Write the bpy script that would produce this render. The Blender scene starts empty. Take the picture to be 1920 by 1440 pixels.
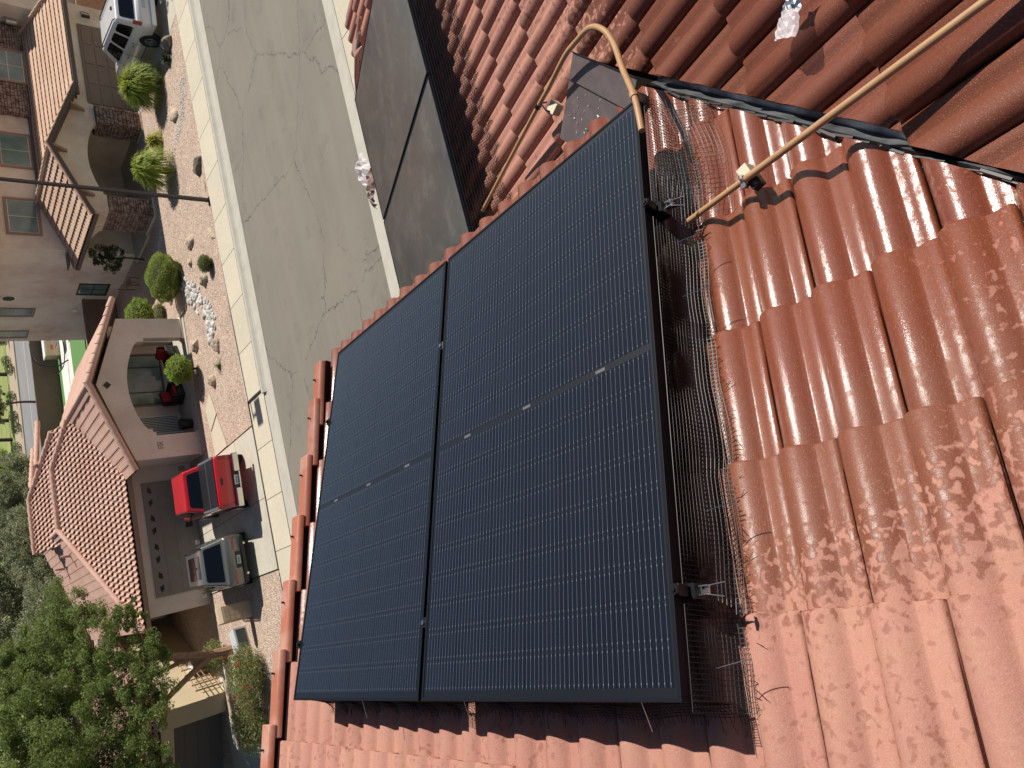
import bpy, bmesh, math, random
from mathutils import Vector, Matrix
from math import radians as rad, sin, cos, pi
random.seed(7)
S = bpy.context.scene
C = S.collection
# ------------------------------------------------------------------ camera, sky, sun, exposure
cam_d = bpy.data.cameras.new('camera'); cam = bpy.data.objects.new('camera', cam_d); C.objects.link(cam)
cam_d.sensor_fit = 'HORIZONTAL'; cam_d.sensor_width = 36; cam_d.lens = 1345.0/1920*36
cam_d.clip_start = 0.05; cam_d.clip_end = 900
CX = Vector((-0.250156, -0.594397, -0.764274)); CY = Vector((0.944748, -0.322561, -0.058362)); CZ = Vector((-0.211834, -0.736646, 0.642245))
cam.matrix_world = Matrix(((CX.x, CY.x, CZ.x, 0.416902), (CX.y, CY.y, CZ.y, -1.155232), (CX.z, CY.z, CZ.z, 9.5), (0, 0, 0, 1)))
S.camera = cam
w = bpy.data.worlds.new('World'); S.world = w; w.use_nodes = True
wn = w.node_tree; bg = wn.nodes['Background']
sky = wn.nodes.new('ShaderNodeTexSky'); sky.sky_type = 'NISHITA'; sky.sun_disc = False
SUN_EL = rad(46); SUN_AZ = rad(88)
sky.sun_elevation = SUN_EL; sky.sun_rotation = SUN_AZ; sky.altitude = 300; sky.dust_density = 1.0; sky.ozone_density = 1.2
wn.links.new(sky.outputs[0], bg.inputs[0]); bg.inputs[1].default_value = 0.05
sd = bpy.data.lights.new('sun', 'SUN'); sun = bpy.data.objects.new('sun', sd); C.objects.link(sun)
sd.energy = 5.0; sd.angle = rad(0.5); sd.color = (1.0, 0.95, 0.87)
to_sun = Vector((sin(SUN_AZ)*cos(SUN_EL), cos(SUN_AZ)*cos(SUN_EL), sin(SUN_EL)))
sun.rotation_euler = to_sun.to_track_quat('Z', 'Y').to_euler(); sun.location = (0, 0, 40)
S.view_settings.view_transform = 'Standard'; S.view_settings.look = 'None'
S.view_settings.exposure = 0.25; S.view_settings.gamma = 1
S.render.engine = 'CYCLES'
try: S.view_settings.use_curve_mapping = False
except Exception: pass

# ------------------------------------------------------------------ helpers
class MB:
    def __init__(s): s.v = []; s.f = []; s.m = []
    def add(s, vs, fs, mi=0):
        o = len(s.v); s.v += [tuple(p) for p in vs]; s.f += [tuple(i+o for i in f) for f in fs]; s.m += [mi]*len(fs); return s
    def box(s, c, d, M=None, mi=0):
        x, y, z = d[0]/2, d[1]/2, d[2]/2
        vs = [Vector((c[0]+a*x, c[1]+b*y, c[2]+e*z)) for a in (-1, 1) for b in (-1, 1) for e in (-1, 1)]
        if M: vs = [M @ p for p in vs]
        return s.add(vs, [(0, 1, 3, 2), (4, 6, 7, 5), (0, 4, 5, 1), (2, 3, 7, 6), (0, 2, 6, 4), (1, 5, 7, 3)], mi)
    def bb(s, a, b, M=None, mi=0):      # box from min and max corner
        return s.box([(a[i]+b[i])/2 for i in range(3)], [abs(b[i]-a[i]) for i in range(3)], M, mi)
    def tube(s, pts, r, n=8, cap=True, mi=0):
        pts = [Vector(p) for p in pts]; k = len(pts); rs = r if isinstance(r, (list, tuple)) else [r]*k
        o = len(s.v); up = Vector((0.13, 0.21, 0.97))
        prev = None
        for i, p in enumerate(pts):
            d = (pts[min(i+1, k-1)]-pts[max(i-1, 0)]).normalized()
            if prev is None:
                a = d.cross(up)
                if a.length < 1e-3: a = d.cross(Vector((1, 0, 0)))
            else: a = prev - d*prev.dot(d)
            a.normalize(); prev = a; b = d.cross(a)
            for j in range(n):
                t = 2*pi*j/n; s.v.append(tuple(p+(a*cos(t)+b*sin(t))*rs[i]))
        for i in range(k-1):
            for j in range(n):
                s.f.append((o+i*n+j, o+i*n+(j+1) % n, o+(i+1)*n+(j+1) % n, o+(i+1)*n+j)); s.m.append(mi)
        if cap:
            s.f.append(tuple(o+j for j in reversed(range(n)))); s.m.append(mi)
            s.f.append(tuple(o+(k-1)*n+j for j in range(n))); s.m.append(mi)
        return s
    def prism(s, poly, off, M=None, mi=0):   # poly: 3D points, off: extrude vector
        n = len(poly); a = [Vector(p) for p in poly]; b = [p+Vector(off) for p in a]; vs = a+b
        if M: vs = [M @ p for p in vs]
        fs = [tuple(reversed(range(n))), tuple(range(n, 2*n))]+[(i, (i+1) % n, n+(i+1) % n, n+i) for i in range(n)]
        return s.add(vs, fs, mi)
    def loft(s, rings, close=True, mi=0):
        n = len(rings[0]); o = len(s.v)
        for r in rings: s.v += [tuple(p) for p in r]
        for i in range(len(rings)-1):
            for j in range(n if close else n-1):
                s.f.append((o+i*n+j, o+i*n+(j+1) % n, o+(i+1)*n+(j+1) % n, o+(i+1)*n+j)); s.m.append(mi)
        if close:
            s.f.append(tuple(o+j for j in reversed(range(n)))); s.m.append(mi)
            s.f.append(tuple(o+(len(rings)-1)*n+j for j in range(n))); s.m.append(mi)
        return s
    def mesh(s, name, mats, smooth=False, sharp=None):
        me = bpy.data.meshes.new(name); me.from_pydata(s.v, [], s.f)
        for m in (mats if isinstance(mats, (list, tuple)) else [mats]): me.materials.append(m)
        me.polygons.foreach_set('material_index', s.m)
        if smooth: me.polygons.foreach_set('use_smooth', [True]*len(s.f))
        bm = bmesh.new(); bm.from_mesh(me); bmesh.ops.recalc_face_normals(bm, faces=bm.faces); bm.to_mesh(me); bm.free()
        if smooth and sharp: me.set_sharp_from_angle(angle=rad(sharp))
        me.update(); return me
    def build(s, name, mats, parent=None, smooth=False, sharp=35, bevel=0, M=None):
        return put(name, s.mesh(name, mats, smooth, sharp), parent, bevel, M)
def put(name, me, parent=None, bevel=0, M=None):
    o = bpy.data.objects.new(name, me); C.objects.link(o)
    if parent: o.parent = parent
    if M is not None: o.matrix_local = M
    if bevel:
        b = o.modifiers.new('bevel', 'BEVEL'); b.width = bevel; b.segments = 2; b.limit_method = 'ANGLE'; b.angle_limit = rad(40)
    return o
def tag(o, label=None, cat=None, group=None, kind=None):
    if label: o['label'] = label
    if cat: o['category'] = cat
    if group: o['group'] = group
    if kind: o['kind'] = kind
    return o
def thing(name, label, cat, loc=(0, 0, 0), rz=0, group=None):
    o = bpy.data.objects.new(name, None); C.objects.link(o); o.location = loc; o.rotation_euler = (0, 0, rz); o.empty_display_size = .2
    return tag(o, label, cat, group)

# ------------------------------------------------------------------ materials
def mat(name, col=(.5, .5, .5), rough=.8, metal=0, coat=0, spec=.5, noise=None, bump=None, coatr=.05, rnd=0, trans=0):
    """noise: (scale, colour2, contrast) list; bump: (scale, strength, dist)"""
    m = bpy.data.materials.new(name); m.use_nodes = True; nt = m.node_tree; b = nt.nodes['Principled BSDF']; L = nt.links
    b.inputs['Base Color'].default_value = (*col, 1); b.inputs['Roughness'].default_value = rough; b.inputs['Metallic'].default_value = metal
    b.inputs['Coat Weight'].default_value = coat; b.inputs['Coat Roughness'].default_value = coatr; b.inputs['Specular IOR Level'].default_value = spec
    geo = nt.nodes.new('ShaderNodeNewGeometry'); cur = None
    for (sc, c2, lo, hi) in (noise or []):
        t = nt.nodes.new('ShaderNodeTexNoise'); t.inputs['Scale'].default_value = sc; t.inputs['Detail'].default_value = 5; t.inputs['Roughness'].default_value = .6
        L.new(geo.outputs['Position'], t.inputs['Vector'])
        r = nt.nodes.new('ShaderNodeMapRange'); r.inputs[1].default_value = lo; r.inputs[2].default_value = hi; L.new(t.outputs[0], r.inputs[0])
        x = nt.nodes.new('ShaderNodeMix'); x.data_type = 'RGBA'
        L.new(r.outputs[0], x.inputs[0])
        if cur: L.new(cur, x.inputs[6])
        else: x.inputs[6].default_value = (*col, 1)
        x.inputs[7].default_value = (*c2, 1); cur = x.outputs[2]
    if rnd:
        oi = nt.nodes.new('ShaderNodeObjectInfo'); h = nt.nodes.new('ShaderNodeHueSaturation')
        mr = nt.nodes.new('ShaderNodeMapRange'); mr.inputs[3].default_value = 1-rnd; mr.inputs[4].default_value = 1+rnd; L.new(oi.outputs['Random'], mr.inputs[0]); L.new(mr.outputs[0], h.inputs['Value'])
        if cur: L.new(cur, h.inputs['Color'])
        else: h.inputs['Color'].default_value = (*col, 1)
        cur = h.outputs[0]
    if cur: L.new(cur, b.inputs['Base Color'])
    if bump:
        t = nt.nodes.new('ShaderNodeTexNoise'); t.inputs['Scale'].default_value = bump[0]; t.inputs['Detail'].default_value = 4
        L.new(geo.outputs['Position'], t.inputs['Vector'])
        bp = nt.nodes.new('ShaderNodeBump'); bp.inputs['Strength'].default_value = bump[1]; bp.inputs['Distance'].default_value = bump[2]
        L.new(t.outputs[0], bp.inputs['Height']); L.new(bp.outputs[0], b.inputs['Normal'])
    return m
def N(nt, t, **kw):
    n = nt.nodes.new(t)
    for k, v in kw.items(): setattr(n, k, v)
    return n
def tile_mat(name, dry, wet, mode):
    """clay coloured concrete tile: grainy slurry coat, dry with wet spots, soaked where the hose has been"""
    m = bpy.data.materials.new(name); m.use_nodes = True; nt = m.node_tree; b = nt.nodes['Principled BSDF']; L = nt.links
    geo = N(nt, 'ShaderNodeNewGeometry'); P = geo.outputs['Position']
    sep = N(nt, 'ShaderNodeSeparateXYZ'); L.new(P, sep.inputs[0])
    def noise(sc, det=4, ro=.6, dist=0):
        t = N(nt, 'ShaderNodeTexNoise'); t.inputs['Scale'].default_value = sc; t.inputs['Detail'].default_value = det; t.inputs['Roughness'].default_value = ro; t.inputs['Distortion'].default_value = dist; L.new(P, t.inputs['Vector']); return t.outputs[0]
    def mr(src, a, b_, c=0, d=1):
        r = N(nt, 'ShaderNodeMapRange'); r.inputs[1].default_value = a; r.inputs[2].default_value = b_; r.inputs[3].default_value = c; r.inputs[4].default_value = d; L.new(src, r.inputs[0]); return r.outputs[0]
    def math_(op, a, b_):
        n = N(nt, 'ShaderNodeMath', operation=op)
        for i, q in enumerate((a, b_)):
            if isinstance(q, (int, float)): n.inputs[i].default_value = q
            else: L.new(q, n.inputs[i])
        return n.outputs[0]
    def mix(f, a, c):
        n = N(nt, 'ShaderNodeMix', data_type='RGBA')
        L.new(f, n.inputs[0]) if not isinstance(f, float) else n.inputs[0].__setattr__('default_value', f)
        for i, q in ((6, a), (7, c)):
            if isinstance(q, tuple): n.inputs[i].default_value = (*q, 1)
            else: L.new(q, n.inputs[i])
        return n.outputs[2]
    oi = N(nt, 'ShaderNodeObjectInfo'); rn = oi.outputs['Random']
    grain = noise(300, 3, .8); blot = noise(9, 3); spot = noise(48, 3, .45, .3); big = noise(2.3, 3); sparkle = noise(420, 2, .6); tint = noise(70, 3, .7)
    if mode == 'A':   # soaked downslope and towards the camera side, dry upslope (world x small)
        base = math_('ADD', mr(sep.outputs[0], .02, .46, -.13, .72), mr(big, .3, .7, -.14, .14))
        base = math_('ADD', base, mr(sep.outputs[1], -.85, -.35, -.30, 0))
        soakb = mr(math_('ADD', sep.outputs[0], mr(big, .3, .7, -.12, .12)), .46, .66)
    else:             # soaked near the valley, spotted further down the slope
        base = math_('ADD', mr(sep.outputs[1], -.05, .75, .60, -.16), mr(big, .3, .7, -.15, .15))
        soakb = mr(sep.outputs[1], .45, -.1, 0, .85)
    edge = math_('ADD', base, mr(spot, .35, .65, -.30, .30))
    wetm = math_('MULTIPLY', mr(math_('ADD', edge, mr(grain, .3, .7, -.05, .05)), .06, .24), mr(base, -.1, .30, .55, .93))
    hue = mix(mr(rn, 0, 1), dry, (dry[0]*.86, dry[1]*.80, dry[2]*.84))
    hue = mix(mr(blot, .35, .7, 0, .5), hue, (dry[0]*.95, dry[1]*1.10, dry[2]*.98))
    hue = mix(mr(tint, .35, .7, 0, .35), hue, (dry[0]*.74, dry[1]*.66, dry[2]*.66))
    dryc = mix(mr(grain, .50, .72, 0, .55), hue, (min(1, dry[0]*1.3), dry[1]*1.5, dry[2]*1.6))
    damp = (wet[0]*1.06, wet[1]*1.75, wet[2]*2.3)
    wet2 = mix(mr(math_('FRACT', math_('MULTIPLY', rn, 7.3), 0), 0, 1), wet, (wet[0]*1.0, wet[1]*1.22, wet[2]*.95))
    wetc = mix(soakb, damp, wet2)
    wetc = mix(mr(grain, .35, .75, 0, .5), wetc, (wet[0]*.62, wet[1]*.55, wet[2]*.6))
    wetc = mix(mr(sparkle, .62, .70, 0, .55), wetc, (.55, .34, .25))  # pale specks painted into the wet colour as sparkle on the grain
    L.new(mix(wetm, dryc, wetc), b.inputs['Base Color'])
    rr_ = math_('ADD', mr(wetm, 0, 1, .75, .46), mr(soakb, 0, 1, 0, -.08))
    L.new(rr_, b.inputs['Roughness']); b.inputs['Specular IOR Level'].default_value = .28
    cw = math_('MULTIPLY', math_('MULTIPLY', wetm, mr(soakb, 0, 1, .55, 1.0)), mr(edge, .25, .6, .10, 1))
    L.new(cw if mode == 'A' else math_('MULTIPLY', cw, .30), b.inputs['Coat Weight'])
    L.new(mr(soakb, 0, 1, .30, .17), b.inputs['Coat Roughness'])
    bp = N(nt, 'ShaderNodeBump'); bp.inputs['Strength'].default_value = 1.0; bp.inputs['Distance'].default_value = .0009
    gr2 = noise(210, 3, .8)
    L.new(math_('ADD', grain, gr2), bp.inputs['Height']); L.new(bp.outputs[0], b.inputs['Normal'])
    bp2 = N(nt, 'ShaderNodeBump'); bp2.inputs['Strength'].default_value = 1.0; bp2.inputs['Distance'].default_value = .0005
    gr3 = noise(380, 2, .6); L.new(gr3, bp2.inputs['Height']); L.new(bp2.outputs[0], b.inputs['Coat Normal'])
    return m
M = {}
M['tileA'] = tile_mat('wet_red_tile', (.43, .208, .155), (.185, .036, .0135), 'A')
M['tileB'] = tile_mat('damp_red_tile', (.43, .20, .148), (.155, .036, .018), 'B')
M['rake'] = mat('rake_tile_red', (.36, .115, .065), .55, noise=[(5, (.42, .21, .15), .45, .62), (260, (.5, .27, .2), .55, .8)], bump=(300, .8, .002), rnd=.18)
M['deck'] = mat('roof_felt', (.02, .017, .017), .9)
M['brownmetal'] = mat('brown_painted_metal', (.10, .076, .076), .42, spec=.5, noise=[(14, (.13, .10, .098), .45, .7), (90, (.6, .58, .56), .70, .74)], bump=(30, .2, .002))
M['valley'] = mat('galvanised_valley', (.30, .31, .33), .45, metal=.6, noise=[(8, (.10, .10, .11), .4, .62)])
M['blackmetal'] = mat('black_anodised', (.018, .019, .022), .35, metal=.6)
M['steel'] = mat('bright_steel', (.7, .7, .7), .25, metal=1)
M['wire'] = mat('black_coated_wire', (.008, .007, .007), .45, spec=.35)
M['wire2'] = mat('glinting_coated_wire', (.03, .03, .032), .28, spec=1)
M['pipe'] = mat('tan_painted_conduit', (.42, .245, .12), .42, noise=[(20, (.36, .2, .1), .4, .7), (200, (.5, .32, .18), .6, .8)], bump=(120, .15, .0006))
M['cream'] = mat('cream_block', (.62, .55, .4), .6)
M['stucco1'] = mat('beige_stucco', (.78, .71, .59), .95, noise=[(.5, (.58, .46, .38), .4, .65), (1.7, (.74, .64, .52), .45, .7), (25, (.56, .48, .37), .5, .8)], bump=(60, .35, .01))
M['stucco2'] = mat('pinkish_stucco', (.72, .62, .54), .95, noise=[(.6, (.60, .50, .42), .4, .65), (25, (.56, .46, .39), .5, .8)], bump=(60, .35, .01))
M['stucco3'] = mat('tan_stucco', (.50, .40, .26), .95, noise=[(1, (.56, .45, .3), .35, .7)], bump=(60, .35, .01))
M['trim'] = mat('rose_brown_trim', (.30, .20, .15), .8, bump=(50, .2, .005))
M['fascia'] = mat('dark_brown_fascia', (.10, .07, .055), .6)
M['garage1'] = mat('brown_garage_door', (.17, .12, .095), .6, noise=[(2, (.2, .14, .11), .3, .7)])
M['garage2'] = mat('taupe_garage_door', (.21, .18, .15), .6, noise=[(2, (.24, .2, .17), .3, .7)])
M['garage3'] = mat('umber_garage_door', (.11, .085, .07), .6)
M['glassdark'] = mat('dark_window_glass', (.012, .016, .018), .06, spec=.8)
M['glassteal'] = mat('blinds_behind_glass', (.12, .19, .18), .12, spec=.8, noise=[(1.5, (.2, .28, .26), .4, .7)])
M['black'] = mat('black_paint', (.015, .013, .013), .45)
M['poleb'] = mat('bronze_pole_paint', (.035, .024, .022), .5)
M['door'] = mat('front_door_wood', (.14, .05, .028), .5, noise=[(6, (.09, .03, .018), .4, .7)])
M['roof2'] = mat('salmon_roof_tile', (.52, .36, .29), .9, spec=.2, noise=[(3, (.62, .39, .31), .35, .65), (.5, (.50, .30, .23), .4, .7)], bump=(40, .3, .01))
M['roof1'] = mat('buff_roof_tile', (.55, .37, .25), .85, noise=[(4, (.5, .31, .22), .35, .65), (.9, (.6, .42, .3), .4, .7)], bump=(40, .3, .01))
M['stone'] = mat('ledge_stone', (.34, .25, .20), .9, noise=[(5, (.14, .085, .07), .4, .6), (3.1, (.42, .33, .26), .55, .75)], bump=(30, .6, .03))
M['mortar'] = mat('dark_mortar', (.06, .045, .04), .95)
M['block'] = mat('brown_block', (.17, .115, .085), .9, noise=[(1.2, (.2, .14, .1), .4, .7), (9, (.14, .09, .07), .5, .7)], bump=(10, .4, .02))
M['concrete'] = mat('sidewalk_concrete', (.56, .49, .36), .9, noise=[(.7, (.50, .45, .35), .35, .7), (7, (.62, .56, .45), .5, .8), (60, (.5, .44, .35), .5, .8)], bump=(120, .3, .003), rnd=.05)
M['concrete2'] = mat('driveway_concrete', (.50, .46, .37), .9, noise=[(.8, (.42, .39, .32), .4, .7), (5, (.54, .5, .41), .5, .8)], bump=(120, .3, .003), rnd=.06)
M['gutter'] = mat('gutter_concrete', (.46, .43, .36), .9, noise=[(2, (.38, .35, .29), .4, .75), (40, (.5, .46, .39), .5, .8)], bump=(120, .3, .003))
M['joint'] = mat('joint_dirt', (.12, .10, .075), 1)
M['white'] = mat('white_paint', (.78, .76, .72), .6)
M['river'] = mat('river_cobble', (.42, .40, .36), .8, noise=[(4, (.6, .57, .52), .4, .65), (2.3, (.3, .27, .24), .5, .7)], rnd=.3)
M['boulder'] = mat('tan_boulder', (.48, .38, .27), .9, noise=[(3, (.36, .27, .19), .4, .7), (12, (.58, .5, .38), .5, .8)], bump=(12, .6, .05))
M['darkrock'] = mat('dark_boulder', (.16, .13, .10), .9, noise=[(3, (.3, .26, .2), .45, .7)], bump=(12, .6, .05))
M['bark'] = mat('tan_bark', (.36, .22, .13), .9, noise=[(6, (.24, .14, .09), .4, .7)], bump=(25, .6, .03))
M['barkd'] = mat('dark_bark', (.07, .05, .04), .9, bump=(25, .6, .03))
M['cushion'] = mat('red_cushion', (.30, .012, .02), .8, noise=[(10, (.22, .01, .015), .4, .7)])
M['wicker'] = mat('black_wicker', (.015, .012, .011), .6)
M['rubber'] = mat('tyre_rubber', (.02, .02, .02), .8)
M['chrome'] = mat('chrome', (.62, .60, .56), .16, metal=1)
M['redcar'] = mat('red_car_paint', (.55, .006, .012), .3, coat=1, spec=.5)
M['pewter'] = mat('pewter_car_paint', (.155, .16, .14), .32, metal=.45, coat=1)
M['whitecar'] = mat('white_car_paint', (.72, .73, .74), .3, coat=1)
M['carglass'] = mat('tinted_car_glass', (.004, .005, .008), .05, spec=.5)
M['tonneau'] = mat('black_vinyl_cover', (.008, .008, .009), .5)
M['lampred'] = mat('red_tail_lamp', (.28, .01, .012), .15, coat=1)
M['silver'] = mat('silver_trim', (.5, .5, .48), .3, metal=.8)
M['tan'] = mat('tan_mailbox', (.52, .40, .26), .6)
M['utility'] = mat('grey_utility_box', (.50, .52, .52), .5)
M['copper'] = mat('copper_brown_conduit', (.42, .26, .20), .35, metal=.3)
M['plastic'] = mat('clear_bag', (.8, .78, .8), .15)
M['turf'] = mat('artificial_turf', (.10, .22, .06), .9, noise=[(20, (.13, .28, .08), .4, .7)])
M['patio'] = mat('pale_paver', (.72, .70, .62), .9)
M['lawn'] = mat('park_lawn', (.24, .29, .075), .95, noise=[(.12, (.30, .33, .10), .4, .6), (.5, (.15, .20, .05), .5, .7)])
M['dirt'] = mat('pale_dirt', (.45, .36, .25), .95, noise=[(.5, (.36, .29, .2), .4, .7)])
M['asphalt2'] = mat('far_asphalt', (.23, .225, .22), .9, noise=[(.3, (.27, .26, .25), .4, .7)])
def leafmat(name, col, col2, tr=.25):
    m = mat(name, col, .65, noise=[(2.2, col2, .40, .62), (17, (col[0]*.55, col[1]*.6, col[2]*.6), .5, .7)], spec=.3)
    nt = m.node_tree; b = nt.nodes['Principled BSDF']; t = N(nt, 'ShaderNodeBsdfTranslucent'); t.inputs[0].default_value = (col2[0]*1.5, col2[1]*1.6, col2[2], 1)
    x = N(nt, 'ShaderNodeMixShader'); x.inputs[0].default_value = tr
    nt.links.new(b.outputs[0], x.inputs[1]); nt.links.new(t.outputs[0], x.inputs[2]); nt.links.new(x.outputs[0], nt.nodes['Material Output'].inputs[0]); return m
M['leaf'] = leafmat('mesquite_leaf', (.095, .138, .042), (.205, .250, .080))
M['leafolive'] = leafmat('olive_leaf', (.20, .215, .145), (.30, .31, .21))
M['leafdark'] = leafmat('dark_leaf', (.05, .08, .03), (.085, .12, .04))
M['leafball'] = leafmat('clipped_leaf', (.17, .22, .045), (.30, .36, .09))
M['leafgloss'] = leafmat('lime_leaf', (.16, .24, .04), (.32, .42, .09))
M['blade'] = leafmat('grassy_blade', (.16, .24, .035), (.34, .40, .07))
M['bladey'] = leafmat('yellow_blade', (.30, .30, .04), (.42, .40, .08))
M['redbush'] = leafmat('loose_shrub_leaf', (.15, .18, .07), (.27, .27, .12))
M['flower'] = mat('red_flower', (.55, .06, .03), .6)
def gravel_mat():
    m = mat('pink_gravel', (.50, .335, .245), .95); nt = m.node_tree; b = nt.nodes['Principled BSDF']; L = nt.links
    geo = nt.nodes['Geometry']; v = N(nt, 'ShaderNodeTexVoronoi'); v.inputs['Scale'].default_value = 19; L.new(geo.outputs['Position'], v.inputs['Vector'])
    r = N(nt, 'ShaderNodeValToRGB'); e = r.color_ramp.elements
    e[0].color = (.28, .19, .14, 1); e[1].color = (.68, .56, .46, 1)
    for p, c_ in ((.3, (.47, .335, .25)), (.6, (.55, .41, .32)), (.8, (.40, .31, .245))):
        q = e.new(p); q.color = (*c_, 1)
    sx = N(nt, 'ShaderNodeSeparateXYZ'); L.new(v.outputs['Color'], sx.inputs[0]); L.new(sx.outputs[0], r.inputs[0])
    n2 = N(nt, 'ShaderNodeTexNoise'); n2.inputs['Scale'].default_value = .8; L.new(geo.outputs['Position'], n2.inputs['Vector'])
    h = N(nt, 'ShaderNodeHueSaturation'); L.new(r.outputs[0], h.inputs['Color']); mr = N(nt, 'ShaderNodeMapRange'); mr.inputs[3].default_value = .8; mr.inputs[4].default_value = 1.15; L.new(n2.outputs[0], mr.inputs[0]); L.new(mr.outputs[0], h.inputs['Value'])
    L.new(h.outputs[0], b.inputs['Base Color'])
    bp = N(nt, 'ShaderNodeBump'); bp.invert = True; bp.inputs['Strength'].default_value = .9; bp.inputs['Distance'].default_value = .03
    L.new(v.outputs['Distance'], bp.inputs['Height']); L.new(bp.outputs[0], b.inputs['Normal']); return m
M['gravel'] = gravel_mat()
def asphalt_mat():
    m = mat('aged_asphalt', (.19, .17, .14), .92); nt = m.node_tree; b = nt.nodes['Principled BSDF']; L = nt.links; geo = nt.nodes['Geometry']; P = geo.outputs['Position']
    def nz(sc, d=5, ro=.6):
        t = N(nt, 'ShaderNodeTexNoise'); t.inputs['Scale'].default_value = sc; t.inputs['Detail'].default_value = d; t.inputs['Roughness'].default_value = ro; L.new(P, t.inputs['Vector']); return t
    def mr(s, a, b_, c=0, d=1):
        r = N(nt, 'ShaderNodeMapRange'); r.inputs[1].default_value = a; r.inputs[2].default_value = b_; r.inputs[3].default_value = c; r.inputs[4].default_value = d; L.new(s, r.inputs[0]); return r.outputs[0]
    def mix(f, a, c):
        n = N(nt, 'ShaderNodeMix', data_type='RGBA'); L.new(f, n.inputs[0])
        for i, q in ((6, a), (7, c)):
            if isinstance(q, tuple): n.inputs[i].default_value = (*q, 1)
            else: L.new(q, n.inputs[i])
        return n.outputs[2]
    c = mix(mr(nz(.35).outputs[0], .35, .65), (.195, .170, .132), (.160, .140, .109))
    mp = N(nt, 'ShaderNodeMapping'); mp.inputs['Scale'].default_value = (.12, 1.6, 1); L.new(P, mp.inputs[0])
    st = N(nt, 'ShaderNodeTexNoise'); st.inputs['Scale'].default_value = 1.2; L.new(mp.outputs[0], st.inputs['Vector'])
    c = mix(mr(st.outputs[0], .4, .75, 0, .6), c, (.205, .187, .152))
    c = mix(mr(nz(130, 2, .8).outputs[0], .45, .75, 0, .7), c, (.30, .28, .24))
    c = mix(mr(nz(75, 2, .8).outputs[0], .56, .75, 0, .7), c, (.10, .095, .08))
    c = mix(mr(nz(.9, 4, .7).outputs[0], .56, .72, 0, .35), c, (.10, .092, .076))
    crack = None
    for sc, wd, ds, lo in ((.24, .0032, .75, .40), (.62, .0055, .45, .60)):
        n1 = nz(1.3, 6, .7); va = N(nt, 'ShaderNodeVectorMath', operation='SCALE'); L.new(n1.outputs[1], va.inputs[0]); va.inputs['Scale'].default_value = ds
        ad = N(nt, 'ShaderNodeVectorMath', operation='ADD'); L.new(P, ad.inputs[0]); L.new(va.outputs[0], ad.inputs[1])
        v = N(nt, 'ShaderNodeTexVoronoi', feature='DISTANCE_TO_EDGE'); v.inputs['Scale'].default_value = sc; L.new(ad.outputs[0], v.inputs['Vector'])
        k = mr(v.outputs[0], wd*.4, wd, 1, 0); g = mr(nz(.45).outputs[0], lo, lo+.06)
        mm = N(nt, 'ShaderNodeMath', operation='MULTIPLY'); L.new(k, mm.inputs[0]); L.new(g, mm.inputs[1])
        c = mix(mm.outputs[0], c, (.055, .05, .045))
    L.new(c, b.inputs['Base Color'])
    bp = N(nt, 'ShaderNodeBump'); bp.inputs['Strength'].default_value = .4; bp.inputs['Distance'].default_value = .004; L.new(nz(160, 2).outputs[0], bp.inputs['Height']); L.new(bp.outputs[0], b.inputs['Normal']); return m
M['asphalt'] = asphalt_mat()
def cell_mat():
    m = mat('solar_cell', (.007, .011, .026), .3, spec=.5, coat=1, coatr=.12); nt = m.node_tree; b = nt.nodes['Principled BSDF']; L = nt.links
    tc = N(nt, 'ShaderNodeTexCoord'); sx = N(nt, 'ShaderNodeSeparateXYZ'); L.new(tc.outputs['Object'], sx.inputs[0])
    def mt(op, a, b_=0.0, c_=0.0):
        n = N(nt, 'ShaderNodeMath', operation=op)
        for i, q in enumerate((a, b_, c_)):
            if isinstance(q, (int, float)): n.inputs[i].default_value = q
            else: L.new(q, n.inputs[i])
        return n.outputs[0]
    # ten busbars run down the slope, 18.2 mm apart, with solder pads near the cell ends
    yy = mt('SUBTRACT', mt('FRACT', mt('DIVIDE', mt('ADD', sx.outputs[1], .091), .0182)), .5); d = mt('MULTIPLY', mt('ABSOLUTE', yy), .0182)
    bar = mt('LESS_THAN', d, .00038)
    xe = mt('ABSOLUTE', mt('SUBTRACT', mt('ABSOLUTE', sx.outputs[0]), .0375)); pad = mt('MULTIPLY', mt('LESS_THAN', xe, .0022), mt('LESS_THAN', d, .0011))
    allm = mt('MAXIMUM', bar, pad)
    x = N(nt, 'ShaderNodeMix', data_type='RGBA'); L.new(allm, x.inputs[0]); x.inputs[7].default_value = (.16, .17, .19, 1)
    nz = N(nt, 'ShaderNodeTexNoise'); nz.inputs['Scale'].default_value = 3; L.new(N(nt, 'ShaderNodeNewGeometry').outputs['Position'], nz.inputs['Vector'])
    y = N(nt, 'ShaderNodeMix', data_type='RGBA'); L.new(nz.outputs[0], y.inputs[0]); y.inputs[6].default_value = (.004, .0052, .0095, 1); y.inputs[7].default_value = (.007, .0085, .014, 1)
    L.new(y.outputs[2], x.inputs[6]); L.new(x.outputs[2], b.inputs['Base Color'])
    return m
M['cell'] = cell_mat(); M['cell'].node_tree.nodes['Principled BSDF'].inputs['Specular IOR Level'].default_value = .12
M['back'] = mat('panel_black_backsheet', (.002, .0025, .004), .4, coat=.35, coatr=.12)
M['frame'] = mat('panel_black_frame', (.008, .010, .015), .5, spec=.1)
M['dusty'] = mat('dusty_panel_glass', (.014, .016, .021), .34, spec=.5, coat=1, coatr=.14, noise=[(1.3, (.050, .045, .040), .40, .62), (6, (.085, .085, .088), .50, .72), (22, (.02, .02, .024), .52, .7), (60, (.28, .28, .29), .69, .74)], bump=(2, .05, .01))

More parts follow.
